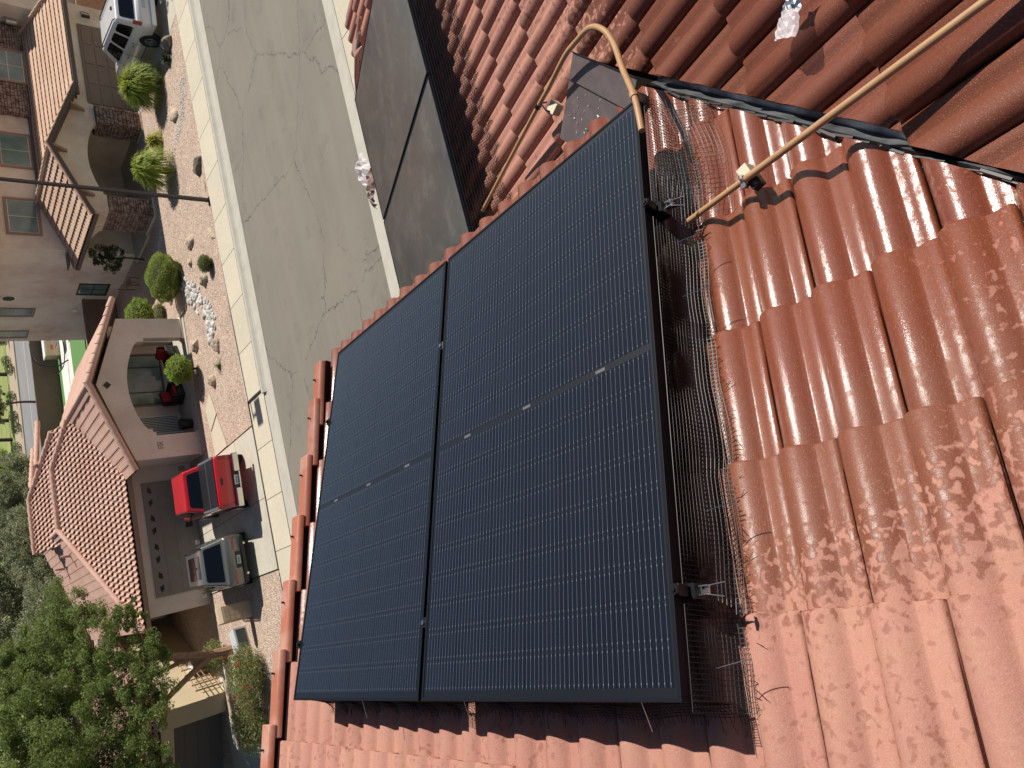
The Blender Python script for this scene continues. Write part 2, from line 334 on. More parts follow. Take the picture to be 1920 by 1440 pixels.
# ================================================================== ROOF FRAMES
Z0 = 8.254762; PT = rad(19.2); NR = Vector((0, 0, Z0))
def frame(o, sx, tx, nx): return Matrix(((sx[0], tx[0], nx[0], o[0]), (sx[1], tx[1], nx[1], o[1]), (sx[2], tx[2], nx[2], o[2]), (0, 0, 0, 1)))
FA = frame(NR, (cos(PT), 0, -sin(PT)), (0, 1, 0), (sin(PT), 0, cos(PT)))
P0 = Vector((1.868, .108, Z0-.810)); P1 = P0+Vector((0, 0, -.035))
FB = frame(P0, (0, cos(PT), -sin(PT)), (-1, 0, 0), (0, sin(PT), cos(PT)))
FT = frame(P1, (0, cos(PT), -sin(PT)), (-1, 0, 0), (0, sin(PT), cos(PT)))   # tile surface of the lower roof

# ================================================================== GROUND AND STREET (large structure)
def sheet(name, x0, y0, x1, y1, z, m, kind='structure', parent=None):
    o = MB().add([(x0, y0, z), (x1, y0, z), (x1, y1, z), (x0, y1, z)], [(0, 1, 2, 3)]).build(name, m, parent)
    if kind: o['kind'] = kind
    return o
sheet('ground', -250, -150, 330, 420, -.03, M['gravel'])
sheet('road', -60, 13.4, 90, 21.8, 0, M['asphalt'])
def curb(name, pts, ylist, m):   # pts: cross section (y,z) swept along x
    b = MB(); rings = [[(x, y, z) for y, z in pts] for x in ylist]; b.loft(rings); o = b.build(name, m); o['kind'] = 'structure'; return o
xs = [-60, 90]
curb('far_kerb', [(21.8, -.1), (21.8, .006), (22.35, -.01), (22.42, .03), (22.50, .11), (22.62, .12), (22.62, -.1)], [7.6, 90], M['gutter'])
curb('far_kerb_apron', [(21.8, -.1), (21.8, .006), (22.35, -.006), (22.62, .02), (22.62, -.1)], [-60, 7.6], M['gutter'])
curb('near_kerb', [(12.75, -.1), (12.75, .10), (12.9, .10), (13.05, .0), (13.4, .006), (13.4, -.1)], xs, M['gutter'])
def slabs(name, rects, z, m, gap=.012, base=True):
    x0 = min(r[0] for r in rects); y0 = min(r[1] for r in rects); x1 = max(r[2] for r in rects); y1 = max(r[3] for r in rects)
    g = sheet(name, x0, y0, x1, y1, z-.012, M['joint'])
    for r in rects:
        b = MB().bb((r[0]+gap, r[1]+gap, z-.10), (r[2]-gap, r[3]-gap, z)); b.build('slab', m, g)
    return g
slabs('far_sidewalk', [(7.75+1.83*i, 22.63, 9.58+1.83*i, 24.15) for i in range(14)], .12, M['concrete'])
slabs('near_sidewalk', [(5.2+1.83*i, 11.2, 7.03+1.83*i, 12.74) for i in range(8)], .10, M['concrete'])
# apron where the walk dips across the driveway
ap = []
for i in range(5): ap.append((-1.4+1.83*i, 22.63, .43+1.83*i, 24.15))
slabs('driveway_apron', ap, .035, M['concrete'])
gy = sheet('front_garden_gravel', 6.9, 24.16, 34, 33, .06, M['gravel'])
gb = MB().prism([(6.75, 24.16, -.05), (30, 24.16, -.05), (30, 24.16, .07), (6.75, 24.16, .07)], (0, .03, 0)); gb.build('garden_edge', M['joint']).__setitem__('kind', 'structure')
sheet('left_garden_gravel', -40, 24.16, 1.62, 60, .055, M['gravel'])
dw = []
for (a, b_) in ((1.66, 4.2), (4.2, 6.85)):
    for (c_, d_) in ((24.17, 26.3), (26.3, 29.0), (29.0, 32.9)): dw.append((a, c_, b_, d_))
slabs('driveway', dw, .07, M['concrete2'])
sheet('side_driveway', 24.9, 24.17, 31.6, 32.0, .068, M['concrete2'])
sheet('left_driveway', -14, 24.0, -3.4, 33.0, .07, M['concrete2'])
sheet('left_path', -2.4, 30.4, -1.2, 33.2, .075, M['concrete'])
# back garden, wall, road, park
sheet('back_turf', 14, 52, 40, 64.2, .05, M['turf'])
sheet('patio_paving', 18.5, 57.5, 40, 62.6, .065, M['patio'])
sheet('collector_road', -120, 78.5, 250, 91.5, .03, M['asphalt2'])
sheet('road_centre_line', -120, 83.9, 250, 84.05, .036, M['white'])
sheet('dirt_verge', -120, 91.6, 250, 101, .03, M['dirt'])
sheet('park_lawn', -200, 101.1, 320, 400, .04, M['lawn'])
bk = MB().bb((-40, 63.9, 0), (48, 64.1, 1.80)); bk.bb((-40, 63.86, 1.80), (48, 64.14, 1.86))
bw = bk.build('back_block_wall', M['block']); tag(bw, 'long dark brown block wall behind the back garden turf', 'wall')
kk = MB().bb((-120, 91.5, 0), (250, 91.65, .16)).bb((-120, 78.35, 0), (250, 78.5, .16)).build('collector_road_kerb', M['concrete']); kk['kind'] = 'structure'

# ================================================================== OWN ROOF
UW = .311; EXP = .378
def prof(w_):
    u = (w_ % (UW/2))
    if u < .100:
        q = u/.100; h = .036*(sin(pi*min(1, q**.85)))**.75 if 0 < q < 1 else 0
    else: h = .0008+.0065*(u-.100)/.0555
    return h
def tile_mesh(w0=0.0, w1=UW, length=.43, seed=0):
    us = [0, .006, .018, .034, .05, .066, .08, .091, .0985, .104, .126, .148]
    ws = [w for w in us+[u+UW/2 for u in us]+[UW] if w0-1e-6 <= w <= w1+1e-6]
    b = MB(); n = len(ws); L0 = 0.0; L1 = -length
    rise = .030
    top = []; bot = []
    for j, (s_, nn) in enumerate(((L0, rise), (-.006, rise+.0025), (L1, .0))):
        for w_ in ws:
            h = prof(w_); b.v.append((s_, -(w_*.978)-.0035, nn+h-(.0025 if j == 0 else 0)))
    for w_ in ws: b.v.append((0, -(w_*.978)-.0035, rise+prof(w_)-.019))
    for w_ in ws: b.v.append((L1, -(w_*.978)-.0035, prof(w_)-.016))
    for j in range(2):
        for i in range(n-1): b.f.append((j*n+i, j*n+i+1, (j+1)*n+i+1, (j+1)*n+i))
    for i in range(n-1): b.f.append((3*n+i, 3*n+i+1, i+1, i)); b.f.append((3*n+i, 4*n+i, 4*n+i+1, 3*n+i+1))
    b.f.append((0, n, 2*n, 4*n, 3*n)); b.f.append((n-1, 2*n-1, 3*n-1, 5*n-1, 4*n-1))
    b.m = [0]*len(b.f)
    return b
house = thing('own_house', 'house in the foreground under a wet red tiled roof with a valley', 'house')
def clip_mesh(me, planes, Mw):
    """planes in world space (co, no): geometry on the +no side is removed; Mw places the mesh"""
    bm = bmesh.new(); bm.from_mesh(me); inv = Mw.inverted(); r = inv.to_3x3()
    for co, no in planes:
        bmesh.ops.bisect_plane(bm, geom=bm.verts[:]+bm.edges[:]+bm.faces[:], plane_co=inv @ Vector(co), plane_no=(r @ Vector(no)).normalized(), clear_outer=True, dist=1e-5)
    if not bm.faces: bm.free(); return None
    bm.normal_update(); out = me.copy(); bm.to_mesh(out); bm.free(); return out
def smooth_tile(me): 
    me.polygons.foreach_set('use_smooth', [True]*len(me.polygons)); me.set_sharp_from_angle(angle=rad(50)); return me
TA = smooth_tile(tile_mesh().mesh('tile', M['tileA'])); TB = smooth_tile(tile_mesh().mesh('tile', M['tileB']))
VN = Vector((1, -1.06, 0)).normalized()
def vdist(p): return (Vector((p[0], p[1], 0))-Vector((1.75, 0, 0))).dot(VN)
rj = random.Random(3)
def lay(F, proto, k0, k1, s0, nb, tphase, tmin, tmax, keep, planes, skip=None):
    for k in range(k0, k1):
        sb = s0+EXP*k
        ph = tphase[k % 2]
        i = math.floor((tmin-ph)/UW)
        while True:
            tj = ph+UW*i
            if tj-UW > tmax: break
            if tj > tmin:
                Ml = F @ Matrix.Translation((sb+rj.uniform(-.003, .003), tj+rj.uniform(-.001, .001), nb+rj.uniform(-.002, .004))) @ Matrix.Rotation(rj.uniform(-.006, .006), 4, 'Z')
                cs = [Ml @ Vector((a, -b_, 0)) for a in (0, -.43) for b_ in (0, UW)]
                st = keep(cs)
                if F is FT and k == -2 and tj > .66: Ml = F @ Matrix.Translation((0, .022, 0)) @ F.inverted() @ Ml
                if st == 2: put('tile', proto, house, M=Ml)
                elif st == 1:
                    me = clip_mesh(proto, planes(cs), Ml)
                    if me: put('tile', me, house, M=Ml)
            i += 1
Z = Vector((0, 0, 0))
def keepA(cs):
    d = [vdist(c_) for c_ in cs]; y = [c_.y for c_ in cs]
    if min(d) > -.01: return 0
    if max(d) < -.012 and max(y) < 2.88: return 2
    return 1
VPA = (Vector((1.75, 0, 0))-VN*.012, VN)
lay(FA, TA, -3, 6, .191, -.248, (-.1835, -.339), -1.45, 3.0, keepA, lambda cs: [VPA, ((0, 2.88, 0), (0, 1, 0))])
XW = 1.60
def keepB(cs):
    d = [vdist(c_) for c_ in cs]
    if max(c_.x for c_ in cs) < XW and min(c_.y for c_ in cs) > .2: return 0
    if min(c_.y for c_ in cs) > .2: return 2 if min(c_.x for c_ in cs) > XW else 1
    if max(d) < .03: return 0
    return 2 if min(d) > .045 else 1
def plB(cs):
    if min(c_.y for c_ in cs) > .2: return [((XW, 0, 0), (-1, 0, 0))]
    return [(Vector((1.75, 0, 0))+VN*(.034 if max(c_.y for c_ in cs) > -.35 else .006), -VN)]
def keepB2(cs):
    if max(c_.x for c_ in cs) < 1.0 and 0: return 0
    return keepB(cs)
lay(FT, TB, -7, 11, -.03, -.060, (1.868-2.404, 1.868-2.248), -3.45, 1.9, keepB, plB)
# roof deck below the tiles
dk = MB()
dk.prism([(-1.6, -1.6, -.275), (2.06, -1.6, -.275), (2.06, 2.90, -.275), (-1.6, 2.90, -.275)], (0, 0, -.02), FA)
dk2 = dk.mesh('roof_deck', M['deck'])
me = clip_mesh(dk2, [(VPA[0]-VN*.03, VN)], Matrix.Identity(4)); put('roof_deck', me, house)
dk = MB().prism([(-2.4, -3.4, -.085), (3.62, -3.4, -.085), (3.62, 1.9, -.085), (-2.4, 1.9, -.085)], (0, 0, -.02), FT)
me = clip_mesh(dk.mesh('roof_deck', M['deck']), [(Vector((1.75, 0, 0))+VN*.02, -VN)], Matrix.Identity(4)); put('roof_deck', me, house)
dk = MB().prism([(.1, .1, -.087), (3.62, .1, -.087), (3.62, .6, -.087), (.1, .6, -.087)], (0, 0, -.02), FT); dk.build('roof_deck', M['deck'], house)
# walls below the eaves
wl = MB()
wl.bb((-2.0, -1.0, 0), (1.58, 2.68, 7.22)); wl.bb((1.58, -3, 0), (5.0, 3.35, 6.0)); wl.build('wall', M['stucco3'], house)
MB().prism([(1.45, -1.0, -.30), (2.04, -.0, -.30), (2.04, 2.7, -.30), (1.45, 2.7, -.30)], (0, 0, -.02), FA).build('eave_board', M['fascia'], house)
MB().prism([(3.5, -3.3, -.11), (3.6, -3.3, -.11), (3.6, 1.2, -.11), (3.5, 1.2, -.11)], (0, 0, -.12), FB).build('fascia', M['fascia'], house)
# rake tiles on the far gable edge, each lapping over the next one down
def rake_mesh(b, ln, hgt):
    # cross-section (t,n): cap on top, leg outside
    sec = [(-.072, -.016), (-.070, .006), (-.058, .018), (.03, .02), (.045, .012), (.052, -.01), (.052, -hgt), (.034, -hgt), (.034, -.012), (-.055, -.012)]
    return b.loft([[(0, t, n) for t, n in sec], [(-ln, t*.94, n-.024) for t, n in sec]])
rt = rake_mesh(MB(), .43, .19).mesh('rake_tile', M['rake'], True, 40)
for k in range(-2, 7):
    sb = -.115+.366*k if k < 6 else 1.975
    o = put('rake_tile', rt, house, bevel=.004, M=FA @ Matrix.Translation((sb, 2.935+rj.uniform(-.004, .004), -.130)) @ Matrix.Rotation(rj.uniform(.012, .030), 4, 'Z') @ Matrix.Rotation(-.035, 4, 'Y'))
    MB().tube([(sb-.12, 2.925, -.118), (sb-.12, 2.925, -.104)], .006, 8).build('nail', M['black'], house, M=FA)
MB().prism([(-1.2, 2.90, -.28), (2.0, 2.90, -.28), (2.0, 2.955, -.28), (-1.2, 2.955, -.28)], (0, 0, .12), FA).build('rake_strip', M['deck'], house)  # black strip added in the gap under the rake caps as its shade
# valley metal
def vpt(y, side, dz):   # point on the valley line
    x = 1.75+1.06*y; z = Z0-.845-(y-.108)*math.tan(PT)-.055
    p = Vector((x, y, z+dz))+VN*side; return p
rings = []
for y in (.13, -.3, -.8, -1.3, -1.9):
    rings.append([vpt(y, -.10, .0), vpt(y, -.030, -.018), vpt(y, -.010, .018), vpt(y, -.002, .030), vpt(y, .004, .018), vpt(y, .02, -.022), vpt(y, .12, .015)])
vm = MB(); vm.loft(rings, close=False); vm.build('valley_flashing', M['valley'], house, True, 30)
# dark pan of sealant left in the valley next to the tile cut
vs = MB()
for i in range(26):
    y = .06-.036*i; vs.tube([vpt(y, -.012+rj.uniform(-.006, .006), .034), vpt(y-.05, -.012+rj.uniform(-.006, .006), .036)], rj.uniform(.002, .006), 5)
vs.build('valley_sealant', M['black'], house)
# brown flashing pan at the foot of the valley
def fb(x, y, h): return Vector((x, y, Z0-.81-(y-.108)*math.tan(PT)+h))
br = MB()
def sheet_q(a, b_, c_, d_): br.prism([a, b_, c_, d_], (0, 0, -.002))
sheet_q(fb(2.19, .50, .012), fb(1.80, .20, .012), fb(1.70, .42, .004), fb(2.06, .70, .004))
sheet_q(fb(2.19, .50, .012), fb(1.80, .20, .012), fb(1.79, .185, .026), fb(2.18, .485, .026))
sheet_q(fb(2.235, .405, .028), fb(1.86, .10, .028), fb(1.79, .185, .026), fb(2.18, .485, .026))
sheet_q(fb(2.235, .405, .028), fb(1.86, .10, .028), fb(1.87, .10, .045), fb(2.24, .40, .045))
br.build('brown_flashing', M['brownmetal'], house, bevel=.002)
sm = MB()
for i in range(26):
    a = rj.uniform(0, 6); x = 1.97+rj.uniform(-.06, .12); y = .45+rj.uniform(-.12, .12)
    sm.tube([fb(x, y, .0135), fb(x+.008*cos(a), y+.008*sin(a), .0135)], .0016, 4)

sm.build('droplet_spot', M['white'], house)  # small white spot marks for droplets on the flashing
# ================================================================== SOLAR PANELS
PH, PW = 1.762, 1.134
cellm = MB().bb((-.0459, -.0908, -.0004), (.0459, .0908, 0)).mesh('cell', M['cell'])
def solar_panel(F, label, cells, face, group):
    root = bpy.data.objects.new('solar_panel', None); C.objects.link(root); root.matrix_world = F
    tag(root, label, 'solar panel', group)
    f = MB(); wv = .011; hh = .035
    for a, b_ in (((0, 0, -hh), (wv, PW, 0)), ((PH-wv, 0, -hh), (PH, PW, 0)), ((wv, 0, -hh), (PH-wv, wv, 0)), ((wv, PW-wv, -hh), (PH-wv, PW, 0))): f.bb(a, b_)
    f.build('frame', M['frame'], root, bevel=.0012)
    MB().bb((wv, wv, -.007), (PH-wv, PW-wv, -.0025)).build('glass_face', face, root)
    if cells:
        pit = .0935; mid = PH/2
        for half in (0, 1):
            for r in range(9):
                for c_ in range(6):
                    s_ = (mid+.010+pit*(r+.5)) if half else (mid-.010-pit*(r+.5))
                    put('cell', cellm, root, M=Matrix.Translation((s_, PW/2+(c_-2.5)*.1826, -.0020)))
        j = MB()
        for q in (.19, .5, .81):
            j.bb((mid-.006, PW*q-.02, -.0024), (mid+.004, PW*q+.02, -.0019))
        j.build('busbar_joint', mat('dull_solder', (.10, .105, .115), .4), root)
    return root
G1 = 'black solar panels in the foreground array'; G2 = 'dusty solar panels of the lower array'
solar_panel(FA, 'black solar panel nearest the camera, its wire guard and clamps facing the valley', True, M['back'], G1)
solar_panel(FA @ Matrix.Translation((0, PW+.020, 0)), 'black solar panel beside the stepped rake tiles, far half of the front array', True, M['back'], G1)
FB2 = FB @ Matrix.Translation((1.595, 0, .150))
solar_panel(FB2 @ Matrix.Translation((0, 1.868-3.152, 0)), 'dusty solar panel partly hidden behind the front roof eave', False, M['dusty'], G2)
solar_panel(FB2 @ Matrix.Translation((0, 1.868-4.306, 0)), 'dusty solar panel at the outer end of the lower array', False, M['dusty'], G2)
# rails, clamps
def tmatrix(o, F): o.matrix_world = F; return o
def clamp(F, s_, t_, end, label, grp):
    r = bpy.data.objects.new('panel_clamp', None); C.objects.link(r); r.matrix_world = F @ Matrix.Translation((s_, t_, 0)); tag(r, label, 'clamp', grp)
    if end:
        MB().bb((-.014, -.018, -.034), (.014, -.001, .002)).build('clamp_body', M['blackmetal'], r, bevel=.002)
        MB().tube([(0, -.010, .003), (0, -.010, .010)], .0125, 14).tube([(0, -.010, .010), (0, -.010, .014)], .007, 6).build('bolt', M['blackmetal'], r, True)
        b = MB().bb((-.010, -.055, -.064), (.010, -.026, -.060)).bb((-.011, -.055, -.063), (-.009, -.034, -.048)).bb((.009, -.058, -.063), (.011, -.034, -.048))
        b.prism([(-.010, -.052, -.05), (-.016, -.085, -.075), (-.009, -.04, -.065)], (.002, 0, 0)); b.prism([(.010, -.052, -.05), (.018, -.088, -.078), (.009, -.04, -.065)], (-.002, 0, 0))
        b.build('bracket', M['steel'], r)
    else:
        MB().bb((-.018, -.012, -.03), (.018, .012, .002)).build('clamp_body', M['blackmetal'], r, bevel=.002)
        MB().tube([(0, 0, .002), (0, 0, .009)], .008, 10).build('bolt', M['steel'], r, True)
cl = 'clamps holding the front array'
clamp(FA, .238, 0, True, 'round clamp with bright bracket on the camera side edge, upslope end', cl)
clamp(FA, 1.339, 0, True, 'round clamp with bright bracket on the camera side edge, near the valley', cl)
clamp(FA, .25, PW+.010, False, 'small clamp in the gap between the front panels, upslope end', cl)
clamp(FA, 1.338, PW+.010, False, 'small clamp in the gap between the front panels, towards the eave', cl)
FAf = FA @ Matrix.Translation((0, 2*PW+.02, 0)) @ Matrix.Scale(-1, 4, (0, 1, 0))
for s_, wh in ((.238, 'upslope end of the array'), (1.353, 'eave end of the array')):
    r = bpy.data.objects.new('panel_clamp', None); C.objects.link(r); r.matrix_world = FA @ Matrix.Translation((s_, 2*PW+.02, 0)); tag(r, 'small black clamp on the street side panel edge at the '+wh, 'clamp', cl)
    MB().bb((-.018, .001, -.03), (.018, .02, .004)).build('clamp_body', M['blackmetal'], r, bevel=.002)
    MB().tube([(0, .010, .004), (0, .010, .012)], .009, 10).build('bolt', M['blackmetal'], r, True)
rail = bpy.data.objects.new('mounting_rail', None); C.objects.link(rail); rail.matrix_world = FA; tag(rail, 'black mounting rails hidden below the front solar panels', 'rail')
for s_ in (.238, 1.34):
    MB().bb((s_-.018, -.03, -.085), (s_+.018, 2*PW+.05, -.04)).build('rail', M['blackmetal'], rail)
    for t_ in (.25, 1.3, 2.1): MB().bb((s_-.02, t_-.02, -.2), (s_+.02, t_+.02, -.085)).build('foot', M['blackmetal'], rail)
rail2 = bpy.data.objects.new('mounting_rail', None); C.objects.link(rail2); rail2.matrix_world = FB2; tag(rail2, 'black mounting rails below the dusty lower panels', 'rail')
for s_ in (.3, 1.4): MB().bb((s_-.018, 1.868-4.33, -.085), (s_+.018, 1.868-2.0, -.04)).build('rail', M['blackmetal'], rail2)

# ---- wire guards: welded black mesh bent from the frame down to the tiles
def guard(F, label, path, n0, n1, axis, fray, hfun, seed, r=.0009, pit=.0115, rows=None):
    """path: list of (outward, n); runs along axis from n0 to n1"""
    R = random.Random(seed); b = MB(); L_ = n1-n0; cnt = int(L_/pit)
    # arc length sampling of the bend
    pl = [Vector((a, c_, 0)) for a, c_ in path]; seg = [(pl[i+1]-pl[i]).length for i in range(len(pl)-1)]; T = sum(seg)
    def at(d):
        for i, q in enumerate(seg):
            if d <= q or i == len(seg)-1: return pl[i].lerp(pl[i+1], d/q)
            d -= q
    def P(al, o, n): return (al, o, n) if axis == 's' else (o, al, n)
    def wob(al): return .006*sin(al*7+seed)+.004*sin(al*23+seed*2)
    rows = rows or int(T/pit)
    for j in range(rows+1):
        pts = []
        m = int(L_/.05)
        for i in range(m+1):
            al = n0+L_*i/m; q = at(min(T, T*j/rows)); k = j/rows
            pts.append(P(al, q.x+wob(al)*k*(1 if path[-1][0] > 0 else 1), q.y+hfun(al)*k*k))
        b.tube(pts, r, 3, cap=False)
    for i in range(cnt+1):
        al = n0+pit*i; pts = []
        for j in range(0, rows+1, 2):
            q = at(T*j/rows); k = j/rows; pts.append(P(al, q.x+wob(al)*k, q.y+hfun(al)*k*k))
        if fray:
            q = at(T); e = R.uniform(.004, .022); sg = 1 if path[-1][0] > 0 else -1
            pts.append(P(al+R.uniform(-.006, .006), q.x+wob(al)+sg*e, q.y+hfun(al)+R.uniform(-.002, .008)))
            if R.random() < .12: pts.append(P(al+R.uniform(-.02, .02), q.x+sg*(e+.02), q.y+hfun(al)+.006))
        b.tube(pts, r, 3, cap=False)
    me_ = b.mesh('wire_guard', M['wire2'] if r > .001 else M['wire']); o = bpy.data.objects.new('wire_guard', me_); C.objects.link(o); o.matrix_world = F
    return tag(o, label, 'wire mesh', 'wire guards round the solar arrays')
def crownA(al, t):   # tile surface height at slope position al and side position t
    return -.205+prof((-.203-t) % UW)+.03-.03*(((.187-al) % EXP)/EXP)
guard(FA, 'frayed black wire mesh guard along the camera side of the front panels', [(-.004, -.03), (-.006, -.08), (-.010, -.14), (-.024, -.180), (-.060, -.196)], -.02, 1.80, 's', True, lambda al: .012*(((al-.187) % EXP)/EXP), 1)
guard(FA, 'black wire mesh guard below the upslope edge of the front panels', [(.004, -.03), (.002, -.10), (-.004, -.16), (-.03, -.20)], -.02, 2.31, 't', True, lambda al: .5*(prof((-.203-al) % UW)-.018), 2)
guard(FB2, 'wide black wire mesh guard along the top edge of the dusty lower panels', [(-.002, -.01), (-.05, -.06), (-.09, -.11), (-.16, -.16), (-.22, -.185)], 1.868-4.33, 1.868-2.0, 't', True, lambda al: .8*(prof(al % UW)-.018), 3, r=.0014, pit=.0150, rows=17)
# crumpled loose corner of mesh by the valley
R = random.Random(9); b = MB()
cr = FA
def cp(i, j):
    u = i/22; v = j/12
    return (1.38+.40*u, -.01-.13*v-.02*sin(u*4), -.05-.12*v**.8+.016*sin(u*7+v*3)-.03*u*v)
for j in range(13): b.tube([cp(i, j) for i in range(0, 23, 2)], .0007, 3, cap=False)
for i in range(23): b.tube([cp(i, j) for j in range(0, 13, 2)]+[Vector(cp(i, 12))+Vector((R.uniform(-.004, .004), -R.uniform(.004, .015), .0))], .0007, 3, cap=False)
o = bpy.data.objects.new('wire_guard', b.mesh('wire_guard', M['wire'])); C.objects.link(o); o.matrix_world = FA
tag(o, 'crumpled loose corner of black wire mesh next to the valley', 'wire mesh', 'wire guards round the solar arrays')
# fixing pins of the guard
pins = [(.07, -.11, .055), (.42, -.115, .05), (1.02, -.11, .05), (1.20, -.11, .05)]
for q, (s_, t_, d_) in enumerate(pins):
    o = MB().tube([(s_, t_+d_, -.06), (s_+.02, t_-.01, -.10)], .0011, 5).build('guard_pin', M['steel']); o.matrix_world = FA
    tag(o, ['first', 'second', 'third', 'fourth'][q]+' thin bright pin across the camera side wire guard, counted from the upslope end', 'pin', 'pins fixing the wire guards')
for q, t_ in enumerate((.14, .90, 1.62)):
    o = MB().tube([(.0, t_, -.02), (-.062, t_-.006, -.045)], .0010, 5).build('guard_pin', M['steel']); o.matrix_world = FA
    tag(o, ['thin bright pin over the upslope guard, nearest the camera', 'thin bright pin in the middle of the upslope guard', 'thin bright pin over the upslope guard, beside the panel gap'][q], 'pin', 'pins fixing the wire guards')

# ================================================================== CONDUITS ON THE ROOF
def bez(pts, n=8):   # Catmull-Rom through points
    P_ = [Vector(p) for p in pts]; out = []
    for i in range(len(P_)-1):
        a = P_[max(i-1, 0)]; b_ = P_[i]; c_ = P_[i+1]; d_ = P_[min(i+2, len(P_)-1)]
        for k in range(n):
            t = k/n; out.append(.5*((2*b_)+(c_-a)*t+(2*a-5*b_+4*c_-d_)*t*t+(3*b_-a-3*c_+d_)*t**3))
    out.append(P_[-1]); return out
def zr(x, y, z): return Vector((x, y, Z0+z))
cd = thing('conduit', 'tan conduit arching out from under the front panel and down past the lower array', 'pipe')
MB().tube([zr(2.234, 1.60, -1.277), zr(2.228, .717, -.959)]+bez([zr(2.222, .60, -.916), zr(2.195, .40, -.818), zr(2.165, .296, -.770), zr(2.109, .17, -.705), zr(2.03, .096, -.668), zr(1.937, .057, -.644), zr(1.79, .02, -.59), zr(1.636, -.027, -.53), zr(1.50, -.04, -.49)], 5), .0105, 14).build('pipe', M['pipe'], cd, True)
MB().tube([zr(2.2284, .735, -.966), zr(2.2276, .712, -.957)], .0135, 14).build('coupling', M['blackmetal'], cd, True)
MB().tube([zr(1.655, -.022, -.536), zr(1.635, -.027, -.53)], .014, 14).build('coupling', M['pipe'], cd, True)
cs_ = thing('conduit_stand', 'cream roof block with black strap under the arching conduit', 'pipe stand', zr(2.175, .66, -.985))
MB().bb((-.028, -.03, -.02), (.022, .02, .022)).build('block', M['cream'], cs_, bevel=.003, M=Matrix.Rotation(.5, 4, 'Z'))
MB().tube([(-.03, .0, .0), (.0, .02, .035), (.05, .04, .03)], .004, 6).tube([(.055, .03, .0), (.053, .05, .035), (.054, .08, .03)], .0035, 6).build('strap', M['black'], cs_)
cd2 = thing('conduit', 'straight tan conduit end crossing the roof valley on a raised block', 'pipe')
E1, E2 = (1.207, -.036, -.5812), (1.2150, -.8982, -.4629)
e1 = zr(*E1); e2 = zr(*E2)
MB().tube([e1, e1.lerp(e2, .27)], .0092, 16).tube([e1.lerp(e2, .27), e1+(e2-e1)*1.3], .0102, 16).build('pipe', M['pipe'], cd2, True)
cc = e1.lerp(e2, .262)
cs2 = thing('conduit_stand', 'cream and black strut block holding the straight conduit above the valley', 'pipe stand', cc)
MB().bb((.008, -.024, -.045), (.040, .010, -.002)).build('block', M['cream'], cs2, bevel=.002, M=Matrix.Rotation(.25, 4, 'Z'))
MB().bb((-.034, -.026, -.045), (.010, .006, -.014)).build('foam_foot', M['black'], cs2, bevel=.003, M=Matrix.Rotation(.25, 4, 'Z'))
MB().tube([(-.013, .004, -.03), (-.0145, .004, .0), (-.010, .004, .012), (0, .004, .016), (.010, .004, .012), (.0145, .004, .0), (.013, .004, -.03)], .004, 6).build('strap', M['steel'], cs2, True)
MB().tube([(-.018, .004, -.005), (-.018, .004, .014)], .008, 10).build('bolt', M['steel'], cs2, True)

# copper coloured conduit fittings beyond the lower array
cf = thing('conduit_fitting', 'copper brown conduit fittings on the tiles beyond the dusty lower panels', 'pipe')
c0 = FB @ Vector((3.22, 1.868-4.62, .06))
for dx, dy in ((0, 0), (.10, -.06)):
    MB().tube([c0+Vector((dx, dy-.25, .12)), c0+Vector((dx, dy, .03)), c0+Vector((dx-.06, dy+.18, -.04)), c0+Vector((dx-.16, dy+.30, -.09))], .016, 10).build('pipe', M['copper'], cf, True)
MB().bb((-.05, -.16, -.02), (.07, -.02, .07)).build('box', M['copper'], cf, bevel=.006, M=Matrix.Translation(c0))

# plastic bag on the tiles, rag at the eave, debris
def crumple(fn, nu, nv, amp, seed, name, mats, label, cat, M_, sol=.0006):
    R = random.Random(seed); b = MB()
    for i in range(nu):
        for j in range(nv):
            x, y, z = fn(i/(nu-1), j/(nv-1)); b.v.append((x+R.uniform(-amp, amp)*.4, y+R.uniform(-amp, amp)*.4, z+R.uniform(-amp, amp)))
    for i in range(nu-1):
        for j in range(nv-1): b.f.append((i*nv+j, i*nv+j+1, (i+1)*nv+j+1, (i+1)*nv+j)); b.m.append(0 if (i < nu*.5 or len(mats) == 1) else 1)
    me_ = b.mesh(name, mats); o = bpy.data.objects.new(name, me_); C.objects.link(o); o.matrix_world = M_
    md = o.modifiers.new('solid', 'SOLIDIFY'); md.thickness = sol
    return tag(o, label, cat)
mp_ = bpy.data.materials.new('clear_plastic'); mp_.use_nodes = True; nt = mp_.node_tree; b_ = nt.nodes['Principled BSDF']; b_.inputs['Base Color'].default_value = (.9, .85, .88, 1); b_.inputs['Roughness'].default_value = .12
tr = N(nt, 'ShaderNodeBsdfTransparent'); mx = N(nt, 'ShaderNodeMixShader'); mx.inputs[0].default_value = .38; nt.links.new(tr.outputs[0], mx.inputs[1]); nt.links.new(b_.outputs[0], mx.inputs[2]); nt.links.new(mx.outputs[0], nt.nodes['Material Output'].inputs[0])
bagm = Matrix.Translation(zr(1.566, -.513, -.606)) @ Matrix.Rotation(rad(-35), 4, 'Z') @ Matrix.Rotation(rad(-16), 4, 'X')
crumple(lambda u, v: ((u-.5)*.135, (v-.5)*(.085-.03*u), .008+.012*sin(v*pi)), 14, 10, .005, 5, 'plastic_bag', [mp_, M['steel']], 'crumpled clear plastic bag of small silver parts lying on the red tiles', 'bag', bagm)
